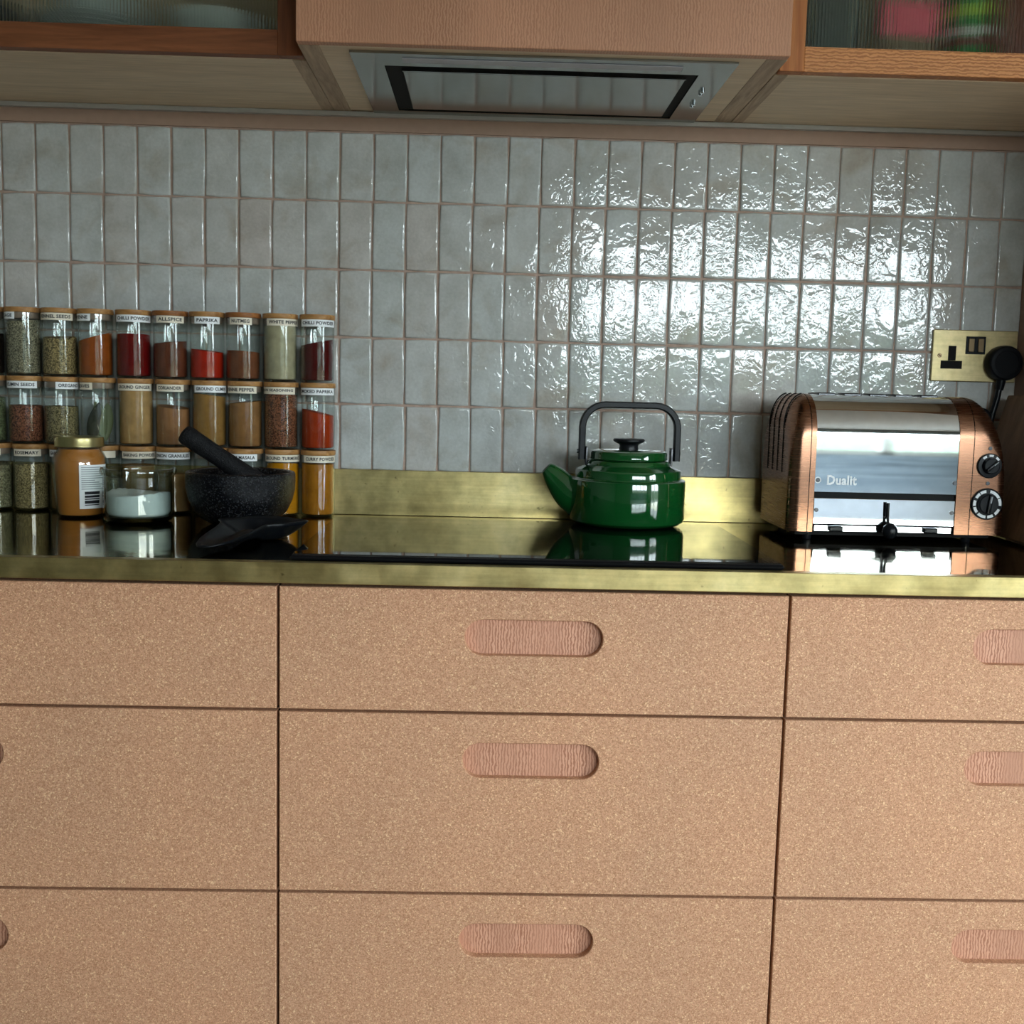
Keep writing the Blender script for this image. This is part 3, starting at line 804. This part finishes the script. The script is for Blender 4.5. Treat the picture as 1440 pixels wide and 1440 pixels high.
for r in range(3):
    for k in range(10):
        rgb, kind, fill, tilt, txt, aend, lc, tone, look = J[r][k]
        x = jx[r][k]; z = ZC+0.0001+JT*(2-r)
        view = math.atan2(CAM.x-x, JY-CAM.y)
        lab = ('%s in jar marked %s, %s row' % (look, txt.lower(), rows_txt[r])) if txt else ('%s in unmarked bamboo-lidded jar, %s row' % (look, rows_txt[r]))
        t = thing('spice_jar', lab, 'spice jar', (x, JY, z), (0, 0, view), 'spice jars stacked three high against the tiles')
        link('glass', JG, t); link('lid', JL2 if tone else JL, t); link('seal', JS, t)
        if kind == 'leaf':
            M['bayleaf'] = simple('bay_leaf', srgb(*rgb), 0.6); M['bayleaf_dark'] = simple('dark_bay_leaf', srgb(44, 46, 30), 0.6)
            rr = random.Random(3)
            for q in range(9):
                bm = bmesh.new(); L, W = rr.uniform(.06, .085), rr.uniform(.018, .024)
                n = 8; ctr = []; lf = []; rg = []
                for i in range(n+1):
                    u = i/n; w = W/2*math.sin(math.pi*min(1, u*0.94+0.03))**0.8
                    curl = 0.004*math.sin(u*3)
                    ctr.append(bm.verts.new((0, curl, u*L))); lf.append(bm.verts.new((-w, curl-0.002, u*L))); rg.append(bm.verts.new((w, curl-0.002, u*L)))
                for i in range(n):
                    bm.faces.new((lf[i], ctr[i], ctr[i+1], lf[i+1])); bm.faces.new((ctr[i], rg[i], rg[i+1], ctr[i+1]))
                lo = finish(bm, 'bay_leaf', 'bayleaf_dark' if q < 4 else 'bayleaf', t, 80)
                sd = lo.modifiers.new('thickness', 'SOLIDIFY'); sd.thickness = 0.0005
                ang = rr.uniform(-20, 20)
                px = -0.012+rr.uniform(-.006, .006) if q < 4 else 0.007+rr.uniform(-.007, .007)
                lo.location = (px, -0.008+q*0.0025, 0.0075)
                lo.rotation_euler = (rad(rr.uniform(-8, 8)), rad(rr.uniform(4, 14) if q < 4 else rr.uniform(-12, 6)), rad(ang))
        else:
            rough = 0.0 if kind == 'powder' else 0.0012
            finish(content_bm(fill, tilt, r*10+k, rough), 'spice', spice_mat('spice_%d_%d' % (r, k), rgb, kind), t, 50)
        n = len(txt) or 7
        tw = n*0.0056 if n > 8 else n*0.0062
        ll = tw+0.010
        RL = JR+0.0004
        a1 = rad(aend); a0 = a1-ll/RL
        lz = JH-0.0145
        lo = finish(arc_patch(RL, a0, a1, lz, lz+0.0140), 'label', 'label_white' if lc == 'w' else 'label_cream', t)
        if not txt: continue
        bm, w = text_bm(txt, tw, 0.0068, 0.03)
        for v in bm.verts: v.co.z += lz+0.0072
        bend(bm, RL+0.0006, (a0+a1)/2)
        finish(bm, 'lettering', 'black_print', lo, 0)

# ------------------------------------------------------------------ gold-lidded jar of tan spread
sj = thing('spread_jar', 'glass jar of tan spread with gold lid and white barcode label', 'jar', (-0.802, -0.137, ZC), (0, 0, 0.35))
prof_o = [(0, 0.0006), (0.039, 0.0006), (0.0425, 0.003), (0.0445, 0.010), (0.0475, 0.05), (0.0505, 0.090), (0.0512, 0.104), (0.0495, 0.117), (0.0455, 0.125), (0.0425, 0.129), (0.0422, 0.142)]
finish(lathe(bmesh.new(), prof_o+[(r-0.0025 if r > 0 else 0, max(z, 0.005)) for r, z in prof_o[::-1]], 56), 'glass', 'glass', sj)
finish(lathe(bmesh.new(), [(0, 0.0058)]+[(r-0.0032, max(z, 0.0058)) for r, z in prof_o[2:-1]]+[(0.038, 0.134), (0, 0.134)], 48), 'spread', 'spread', sj)
finish(lathe(bmesh.new(), [(0.0425, 0.1385), (0.0462, 0.1385), (0.0468, 0.1395), (0.0468, 0.1405), (0.0462, 0.1415), (0.0462, 0.154), (0.0452, 0.157), (0.0435, 0.158), (0, 0.1572), (0, 0.155), (0.0425, 0.155)], 64, close=True), 'lid', 'gold_lid', sj)
def cone_patch(a0, a1, z0, z1, prof, off, n=12, nz=6):
    def R(z):
        for (r0, q0), (r1, q1) in zip(prof, prof[1:]):
            if q0 <= z <= q1 and q1 > q0: return r0+(r1-r0)*(z-q0)/(q1-q0)
        return prof[-1][0]
    bm = bmesh.new()
    g_ = [[bm.verts.new(((R(z0+(z1-z0)*k/nz)+off)*math.sin(a0+(a1-a0)*i/n), -(R(z0+(z1-z0)*k/nz)+off)*math.cos(a0+(a1-a0)*i/n), z0+(z1-z0)*k/nz)) for k in range(nz+1)] for i in range(n+1)]
    for i in range(n):
        for k in range(nz): bm.faces.new((g_[i][k], g_[i+1][k], g_[i+1][k+1], g_[i][k+1]))
    return bm
A0 = rad(-2); A1 = rad(66)
lb = finish(cone_patch(A0, A1, 0.019, 0.105, prof_o, 0.0006), 'paper_label', 'label_white', sj)
M['label_grey'] = simple('grey_print', (0.36, 0.38, 0.40, 1), 0.5)
b = bmesh.new(); rr = random.Random(5)
for i in range(11):
    z = 0.101-i*0.0042
    merge(b, cone_patch(A0+0.08, A0+0.08+rr.uniform(0.5, 0.98), z-0.0016, z, prof_o, 0.0012, 8, 1))
finish(b, 'small_print', 'label_grey', lb)
z = 0.053
for wd in (0.0058, 0.0045, 0.0022, 0.0062, 0.0018):
    finish(cone_patch(A0+0.2, A0+0.85, z-wd, z, prof_o, 0.0012, 8, 1), 'barcode_bar', 'black_print', lb)
    z -= wd+0.0017

# ------------------------------------------------------------------ salt dish
sd_ = thing('salt_jar', 'wide clear glass jar half filled with white salt', 'jar', (-0.670, -0.193, ZC))
R0 = 0.0655
po_ = [(0, 0.0005), (R0-0.012, 0.0005), (R0-0.004, 0.004), (R0-0.0005, 0.012), (R0, 0.02), (R0, 0.088), (R0+0.0045, 0.092), (R0+0.0055, 0.096), (R0+0.0055, 0.100), (R0+0.004, 0.103), (R0+0.0005, 0.103), (R0-0.001, 0.098), (R0-0.0035, 0.09), (R0-0.0035, 0.022), (R0-0.008, 0.014), (0, 0.0125)]
finish(lathe(bmesh.new(), po_, 64), 'glass', 'glass_green', sd_)
M['glass_base'] = glassy('thick_green_glass', (0.30, 0.42, 0.37, 1), 1.5, boost=1.5, rim=(0.05, 0.09, 0.08, 1), rim_pow=2.5)
finish(lathe(bmesh.new(), [(0, 0.0012), (R0-0.013, 0.0012), (R0-0.006, 0.0045), (R0-0.0025, 0.0118), (0, 0.0118)], 64), 'thick_base', 'glass_base', sd_)
bm = bmesh.new(); seg = 48; rr = random.Random(2); RS = R0-0.0065
lo = [[bm.verts.new((q*math.cos(2*math.pi*i/seg), q*math.sin(2*math.pi*i/seg), z)) for i in range(seg)] for q, z in ((RS-0.004, 0.0133), (RS, 0.019))]
hi = []
for q in (1.0, 0.93, 0.8, 0.6, 0.35, 0.12):
    hi.append([bm.verts.new((RS*q*math.cos(a), RS*q*math.sin(a), 0.0555+0.004*math.cos(a*2+1)*q+rr.uniform(-.0020, .0020)-(0.002 if q == 1 else 0))) for a in (2*math.pi*i/seg for i in range(seg))])
sq = lo+hi
for A, B in zip(sq, sq[1:]):
    for i in range(seg):
        j = (i+1) % seg; bm.faces.new((A[i], A[j], B[j], B[i]))
bm.faces.new(lo[0][::-1]); bm.faces.new(hi[-1])
finish(bm, 'salt', 'salt', sd_, 70)

# ------------------------------------------------------------------ mortar and pestle
mo = thing('mortar', 'round black granite mortar standing before the spice jars', 'mortar', (-0.4715, -0.203, ZC))
mp = [(0, 0.0005), (0.048, 0.0005), (0.058, 0.003), (0.074, 0.012), (0.088, 0.027), (0.0975, 0.047), (0.1025, 0.068), (0.1035, 0.086), (0.1030, 0.098), (0.1012, 0.1015), (0.097, 0.1025), (0.092, 0.1005), (0.089, 0.094), (0.086, 0.076), (0.076, 0.052), (0.056, 0.034), (0.03, 0.027), (0, 0.026)]
finish(lathe(bmesh.new(), mp, 72), 'bowl', 'granite', mo, 60)
pes = thing('pestle', 'black granite pestle leaning out of the mortar', 'pestle', (-0.4715, -0.203, ZC))
p0, p1 = Vector((-0.108, -0.004, 0.1725)), Vector((0.058, 0.006, 0.062))
pts = []; rs = []
for u, r_ in ((-0.015, 0.004), (-0.008, 0.0115), (0.0, 0.0158), (0.02, 0.0182), (0.06, 0.0194), (0.15, 0.0188), (0.4, 0.0180), (0.7, 0.0192), (0.86, 0.0215), (0.95, 0.0215), (0.99, 0.017), (1.01, 0.010), (1.02, 0.003)):
    pts.append(p0.lerp(p1, u)); rs.append(r_)
finish(tube(bmesh.new(), pts, rs, 28), 'shaft', 'granite_matte', pes, 60)

# ------------------------------------------------------------------ spoon rest
sp = thing('spoon_rest', 'black ceramic spoon rest lying in front of the mortar', 'spoon rest', (-0.385, -0.405, ZC))
bm = bmesh.new(); seg = 96; nr = 12
dirh = math.atan2(-0.172, -0.062)        # the handle groove runs forward
rings = []
for k in range(nr+1):
    s = k/nr; ring = []
    for i in range(seg):
        a = 2*math.pi*i/seg
        dh = (a-dirh+math.pi) % (2*math.pi)-math.pi
        dt = (a-rad(6)+math.pi) % (2*math.pi)-math.pi
        lobe = math.exp(-(dh/rad(17))**2); tip = math.exp(-(dt/rad(17))**2); shd = math.exp(-((dh+rad(40))/rad(34))**2)
        R = 0.058+0.128*lobe+0.016*tip+0.022*shd
        rim = 0.030*(1-0.80*lobe)+0.004*shd
        d = R*s
        zz = 0.003+rim*min(1, max(0, (d-0.026)/(R-0.026)))**1.5 if d > 0.026 else 0.003
        if lobe > 0.3: zz = max(zz, 0.003+0.020*math.sin(min(1, d/0.12)*math.pi)*lobe)
        ring.append(bm.verts.new((d*math.cos(a), d*math.sin(a), zz)) if k else None)
    rings.append(ring)
ctr = bm.verts.new((0, 0, 0.003))
for i in range(seg): bm.faces.new((ctr, rings[1][i], rings[1][(i+1) % seg]))
for A, B in zip(rings[1:], rings[2:]):
    for i in range(seg):
        j = (i+1) % seg; bm.faces.new((A[i], B[i], B[j], A[j]))
o = finish(bm, 'dish', 'spoon', sp, 70)
md = o.modifiers.new('thickness', 'SOLIDIFY'); md.thickness = 0.0028; md.offset = 0

# ------------------------------------------------------------------ kettle
kt = thing('kettle', 'green enamel kettle with black handle standing on the hob', 'kettle', (0.2815, -0.142, ZC+0.0081))
kp = [(0, 0), (0.086, 0), (0.093, 0.0008), (0.106, 0.0045), (0.1125, 0.0095), (0.115, 0.0175), (0.115, 0.0865), (0.1142, 0.0900), (0.1118, 0.0918), (0.1062, 0.0925), (0.1050, 0.0942), (0.1048, 0.1075), (0.1035, 0.1105), (0.0995, 0.1120), (0.088, 0.1165), (0.0835, 0.1195), (0.0818, 0.1260), (0.0795, 0.1285), (0.076, 0.1290), (0.060, 0.1285), (0, 0.1285)]
finish(lathe(bmesh.new(), kp, 80), 'body', 'green', kt, 30)
lid = finish(lathe(bmesh.new(), [(0, 0.1293), (0.076, 0.1300), (0.0772, 0.1312), (0.0762, 0.1345), (0.0764, 0.1425), (0.0745, 0.1462), (0.070, 0.1478), (0.045, 0.1500), (0, 0.1508)], 72), 'lid', 'green', kt, 30)
finish(lathe(bmesh.new(), [(0, 0.1506), (0.0195, 0.1498), (0.0185, 0.156), (0.0195, 0.1595), (0.0285, 0.1640), (0.0312, 0.1662), (0.0312, 0.1690), (0.0295, 0.1708), (0.012, 0.1716), (0, 0.1714)], 40), 'knob', 'black_soft', lid, 30)
# spout
cs = smooth_path([(-0.094, 0, 0.045), (-0.118, 0, 0.061), (-0.137, 0, 0.082), (-0.1515, 0, 0.0985), (-0.1630, 0, 0.1100)], 5)
n = len(cs); rs = [0.0255*(1-i/(n-1))**0.8+0.0115 for i in range(n)]
bm = tube(bmesh.new(), cs, rs, 24, (0.8, 1), caps=False, upv=(0, 1, 0))
o = finish(bm, 'spout', 'green', kt, 60)
sm = o.modifiers.new('thickness', 'SOLIDIFY'); sm.thickness = 0.0022; sm.offset = -1
# handle bail
hw, ht = 0.1005-0.0062, 0.2445-0.0075
rc = 0.045
path = [(-hw, 0, 0.128), (-hw, 0, 0.150), (-hw, 0, ht-rc)]
for i in range(1, 9): a = rad(180-90*i/8); path.append((-hw+rc+rc*math.cos(a), 0, ht-rc+rc*math.sin(a)))
path += [(0, 0, ht)]
for i in range(0, 9): a = rad(90-90*i/8); path.append((hw-rc+rc*math.cos(a), 0, ht-rc+rc*math.sin(a)))
path += [(hw, 0, 0.150), (hw, 0, 0.128)]
path = [Vector(p)+Vector((0.001, 0, 0)) for p in path]
bm = bmesh.new(); rings = []
prof = [(-1, -0.6), (-0.6, -1), (0.6, -1), (1, -0.6), (1, 0.6), (0.6, 1), (-0.6, 1), (-1, 0.6)]
for i, p in enumerate(path):
    d = (path[min(i+1, len(path)-1)]-path[max(i-1, 0)]).normalized(); nrm = Vector((0, 1, 0)).cross(d)
    rings.append([bm.verts.new(p+nrm*0.0066*a+Vector((0, 1, 0))*0.0105*c) for a, c in prof])
for A, B in zip(rings, rings[1:]):
    for k in range(8): bm.faces.new((A[k], A[(k+1) % 8], B[(k+1) % 8], B[k]))
bm.faces.new(rings[0]); bm.faces.new(rings[-1])
bmesh.ops.recalc_face_normals(bm, faces=bm.faces)
hd = finish(bm, 'handle', 'black_soft', kt, 50)
for s in (-1, 1):
    b = box(bmesh.new(), s*0.0845-0.0022, s*0.0845+0.0022, -0.010, 0.010, 0.112, 0.154, 0.0015, 2)
    finish(b, 'handle_bracket', 'dark_steel', kt)
    b = bmesh.new(); tube(b, [(s*0.0815, 0, 0.144), (s*0.1030, 0, 0.144)], 0.0042, 12)
    finish(b, 'rivet', 'dark_steel', hd)

# ------------------------------------------------------------------ toaster
TX = 0.57; TY = -0.275; TD = 0.228
to = thing('toaster', 'copper and chrome toaster standing beside the kettle', 'toaster', (TX, TY, ZC))
zb, zt = 0.0175, 0.2766
yc, hdp = TD/2, TD/2
def section(x, top, hd_, rf, n=8):
    """rounded-top profile in YZ at x, from the bottom front over the top to the bottom back"""
    pts = [(x, yc-hd_, zb), (x, yc-hd_, zb+(top-zb)*0.4)]
    for i in range(n+1):
        a = rad(180-90*i/n); pts.append((x, yc-hd_+rf+rf*math.cos(a), top-rf+rf*math.sin(a)))
    for i in range(n+1):
        a = rad(90-90*i/n); pts.append((x, yc+hd_-rf+rf*math.cos(a), top-rf+rf*math.sin(a)))
    pts += [(x, yc+hd_, zb+(top-zb)*0.4), (x, yc+hd_, zb)]
    return pts
RF = 0.078
def shell(name, mat, secs, parent, caps=(True, True)):
    bm = bmesh.new()
    rings = [[bm.verts.new(p) for p in s] for s in secs]
    for A, B in zip(rings, rings[1:]):
        for k in range(len(A)-1): bm.faces.new((A[k], A[k+1], B[k+1], B[k]))
        bm.faces.new((A[-1], A[0], B[0], B[-1]))
    if caps[0]: bm.faces.new(rings[0][::-1])
    if caps[1]: bm.faces.new(rings[-1])
    return finish(bm, name, mat, parent, 45)
def cap_secs(xin, xout, Rx, Rz, Ry):
    s = 1 if xout > xin else -1
    out = [section(xin, zt, hdp, RF), section(xout-s*Rx, zt, hdp, RF)]
    for i in range(1, 15):
        th = rad(90*i/14)
        k = 1-math.cos(th)
        ky = 1-math.sqrt(max(0, 1-max(0, (math.sin(th)*Rx-(Rx-Ry))/Ry)**2)) if math.sin(th)*Rx > Rx-Ry else 0
        out.append(section(xout-s*Rx+s*Rx*math.sin(th), zt-Rz*k, hdp-Ry*ky, RF))
    return out
xl1, xr0, xr1 = 0.047, 0.317, 0.4125
shell('end_casing', 'copper', cap_secs(0.0360, 0.0, 0.034, 0.062, 0.022), to)
shell('casing_band', 'copper', [section(0.0375, zt, hdp, RF), section(xl1, zt, hdp, RF)], to)
shell('end_casing', 'copper', cap_secs(xr0+0.0285, xr1, 0.066, 0.118, 0.016), to)
shell('casing_band', 'copper', [section(xr0, zt, hdp, RF), section(xr0+0.027, zt, hdp, RF)], to)
shell('seam', 'void', [section(0.0355, zt-0.001, hdp-0.001, RF), section(0.038, zt-0.001, hdp-0.001, RF)], to)
shell('seam', 'void', [section(xr0+0.0265, zt-0.001, hdp-0.001, RF), section(xr0+0.029, zt-0.001, hdp-0.001, RF)], to)
# chrome wrap over the middle: upper sheet, dark gap, lower sheet
ZG = 0.0935
def cut_section(x, off):
    p = section(x, zt-off, hdp-off, RF)
    return [(a, b_, max(c, ZG)) for a, b_, c in p]
shell('chrome_panel', 'chrome', [cut_section(xl1+0.0005, 0.0012), cut_section(xr0-0.0005, 0.0012)], to)
bx('panel_gap', 'void', to, xl1+0.001, xr0-0.001, 0.006, TD-0.006, 0.076, ZG-0.0002)
lp = bx('lower_panel', 'chrome', to, xl1+0.0008, xr0-0.0008, 0.0012, TD-0.0012, 0.0325, 0.0815, 0.0008)
bx('crumb_tray', 'chrome', to, xl1+0.004, xr0-0.004, 0.003, TD-0.003, 0.0185, 0.0300, 0.0008)
for xx in (0.0915, 0.272):
    bx('tray_tab', 'black', to, xx-0.013, xx+0.013, -0.005, 0.006, 0.0195, 0.029, 0.002, 2)
b = tube(bmesh.new(), [(0.1865, 0.004, 0.046), (0.1865, -0.006, 0.050), (0.1860, -0.0062, 0.076)], [0.0030, 0.0034, 0.0034], 10)
lev = finish(b, 'lever', 'black', to, 60)
b = tube(bmesh.new(), [(0.1862, -0.006, 0.052), (0.188, -0.012, 0.030)], 0.0026, 10)
finish(b, 'lever_arm', 'black', lev, 60)
b = lathe(bmesh.new(), [(0, -0.0155), (0.006, -0.014), (0.012, -0.0085), (0.0148, 0), (0.012, 0.0085), (0.006, 0.014), (0, 0.0155)], 24, 0.190, -0.014, 0.0235)
finish(b, 'lever_ball', 'black', lev, 60)
for x_, z_ in ((xl1+0.006, 0.1155), (xr0-0.004, 0.1150), (xl1+0.006, 0.0590), (xr0-0.006, 0.0585)):
    b = bmesh.new(); tube(b, [(x_, 0.002, z_), (x_, -0.0012, z_)], [0.0042, 0.0036], 14); finish(b, 'screw', 'dark_steel', to)
bm, w = text_bm('Dualit', 0.056, 0.0185, 0.03)
o = finish(bm, 'lettering', 'white_print', to, 0); o.location = (0.0985, 0.0004, 0.1160)
b = bmesh.new(); merge(b, lathe(bmesh.new(), [(0.0045, 0), (0.0062, 0), (0.0062, 0.0004), (0.0045, 0.0004)], 20, close=True), Matrix.Rotation(rad(90), 4, 'X'))
o = finish(b, 'emblem', 'white_print', to); o.location = (xl1+0.006, 0.0006, 0.1155)
# vent grooves over the left end
for q in range(4):
    yy = 0.060+q*0.036
    pts = []
    for i in range(0, 15):
        th = rad(90*i/14); pts.append((0.034-0.034*math.sin(th)-0.0002, yy, zt-0.062*(1-math.cos(th))+0.0002))
    pts = [p for p in pts if p[0] < 0.030]
    pts += [(-0.0002, yy, 0.19), (-0.0002, yy, 0.125)]
    finish(tube(bmesh.new(), pts, 0.0014, 8), 'vent_groove', 'void', to, 60)
# bread slots on top
for xx in (0.085, 0.135, 0.185, 0.235, 0.285):
    b = bmesh.new(); box(b, xx-0.017, xx+0.017, 0.079, TD-0.079, zt-0.004, zt+0.0022, 0.0016)
    sl = finish(b, 'bread_slot', 'dark_steel', to)
    bx('slot_opening', 'void', sl, xx-0.011, xx+0.011, 0.083, TD-0.083, zt+0.0020, zt+0.0026)
# dials
def dial(x, z, r, ptr, ring):
    b = bmesh.new(); merge(b, lathe(bmesh.new(), [(0, 0), (r, 0), (r, 0.003), (r*0.94, 0.0045), (r*0.66, 0.0048), (r*0.62, 0.012), (r*0.56, 0.0135), (0, 0.0135)], 40), Matrix.Rotation(rad(90), 4, 'X'))
    o = finish(b, 'dial', 'black', to, 35); o.location = (x, 0.0002, z)
    b = bmesh.new(); box(b, -r*0.11, r*0.11, -0.0195, -0.0125, -r*0.56, r*0.56, 0.0012, 2)
    k = finish(b, 'grip', 'black', o); k.rotation_euler = (0, rad(ptr), 0)
    b = bmesh.new(); box(b, -r*0.035, r*0.035, -0.0199, -0.0194, r*0.1, r*0.52)
    k = finish(b, 'pointer', 'label_grey', o); k.rotation_euler = (0, rad(ptr), 0)
    for a0, a1 in ring:
        b = bmesh.new(); n = max(2, int((a1-a0)/8)); vs = []
        for i in range(n+1):
            a = rad(a0+(a1-a0)*i/n)
            vs.append([b.verts.new((q*math.sin(a), -0.0050, q*math.cos(a))) for q in (r*0.72, r*0.90)])
        for A, B in zip(vs, vs[1:]): b.faces.new((A[0], A[1], B[1], B[0]))
        finish(b, 'dial_mark', 'white_print', o, 0)
    b = bmesh.new(); tube(b, [(0, 0.002, r+0.009), (0, -0.0016, r+0.009)], 0.0036, 12); finish(b, 'screw', 'dark_steel', o)
dial(0.3755, 0.1496, 0.0235, 48, [(-46, -24), (-8, 16), (34, 56)])
dial(0.3750, 0.0772, 0.0300, 8, [(-62, -38), (-34, -8), (10, 60), (64, 96), (112, 140), (150, 176), (184, 222), (230, 256), (262, 286)])
for x0_ in (0.006, xr0+0.012):
    pass
bx('base_shadow_plate', 'void', to, 0.02, xr1-0.02, 0.02, TD-0.02, 0.0095, 0.0174)  # black plate stands in for the shadow under the casing
for fx in (0.045, xr0+0.035):
    for fy in (0.028, TD-0.028):
        finish(lathe(bmesh.new(), [(0, 0.0004), (0.0075, 0.0004), (0.0085, 0.002), (0.0085, 0.0174), (0, 0.0174)], 20, fx, fy), 'foot', 'black', to)

# ------------------------------------------------------------------ socket, plug and cord
SX0, SX1, SZ0, SZ1 = 0.9310, 1.1105, 1.2095, 1.3170
so = thing('wall_socket', 'brass double socket plate fixed to the tiled wall', 'socket', (SX0, -0.0012, SZ1))
bm = bmesh.new()
bx('plate', 'brass_plate', so, 0, SX1-SX0, -0.0055, 0.0, SZ0-SZ1, 0, 0.0016, 2)
bx('socket_hole', 'void', so, 0.0335, 0.0500, -0.0058, -0.0045, -0.0640, -0.0335)
bx('socket_hole', 'void', so, 0.0186, 0.0640, -0.0058, -0.0045, -0.0812, -0.0643)
bx('switch_surround', 'black', so, 0.0695, 0.1115, -0.0066, -0.0045, -0.0500, -0.0130, 0.0006)
M['bronze'] = simple('bronze_rocker', (0.20, 0.14, 0.08, 1), 0.35, 1.0)
for x0_ in (0.0745, 0.0945):
    b = box(bmesh.new(), x0_, x0_+0.0125, -0.0088, -0.0066, -0.0455, -0.0175, 0.001); o = finish(b, 'rocker_switch', 'bronze', so)
b = bmesh.new(); tube(b, [(0.0155, -0.0045, -0.0540), (0.0155, -0.0064, -0.0540)], [0.0050, 0.0044], 18)
scw = finish(b, 'screw', 'bronze', so)
b = box(bmesh.new(), -0.0040, 0.0040, -0.0004, 0.0004, -0.0006, 0.0006); o = finish(b, 'screw_slot', 'void', scw); o.location = (0.0155, -0.0066, -0.054); o.rotation_euler = (0, rad(40), 0)
pg = thing('power_plug', 'round black plug with cord pushed into the brass socket', 'plug', (SX0+0.1462, -0.0069, SZ1-0.0675))
b = bmesh.new(); merge(b, lathe(bmesh.new(), [(0, 0), (0.034, 0), (0.0365, 0.003), (0.0365, 0.022), (0.0345, 0.0265), (0.032, 0.0285), (0.026, 0.0288), (0.025, 0.0278), (0.010, 0.0275), (0, 0.0275)], 48), Matrix.Rotation(rad(90), 4, 'X'))
finish(b, 'plug_body', 'black', pg, 25)
b = tube(bmesh.new(), [(-0.002, -0.014, -0.028), (-0.004, -0.014, -0.045), (-0.0055, -0.014, -0.056)], [0.0105, 0.009, 0.008], 14); finish(b, 'strain_relief', 'black', pg, 60)
cp = smooth_path([(-0.0055, -0.014, -0.050), (-0.009, -0.014, -0.075), (-0.016, -0.014, -0.105), (-0.020, -0.014, -0.135), (-0.020, -0.014, -0.175), (-0.030, -0.017, -0.240), (-0.05, -0.020, -0.30), (-0.10, -0.020, -0.332), (-0.14, -0.020, -0.338)], 8)
finish(tube(bmesh.new(), cp, 0.0062, 12), 'cord', 'black', pg, 60)
cp = smooth_path([(-0.019, -0.016, -0.125), (-0.028, -0.016, -0.104), (-0.044, -0.016, -0.098), (-0.058, -0.016, -0.108), (-0.066, -0.016, -0.135), (-0.07, -0.016, -0.19)], 8)
finish(tube(bmesh.new(), cp, 0.0045, 10), 'cord_loop', 'black', pg, 60)

# ------------------------------------------------------------------ wooden board against the pier
M['board'] = wood_mat('grey_brown_board', srgb(150, 118, 92), srgb(112, 84, 62), 'z', 0.8, 0.55)
cb = thing('chopping_board', 'thick dull wooden board leaning beside the toaster', 'chopping board', (1.006, -0.048, ZC+0.0078), (0, rad(14.4), 0))
b = box(bmesh.new(), 0, 0.028, -0.40, 0, 0, 0.285, 0.004, 2)
finish(b, 'slab', 'board', cb)
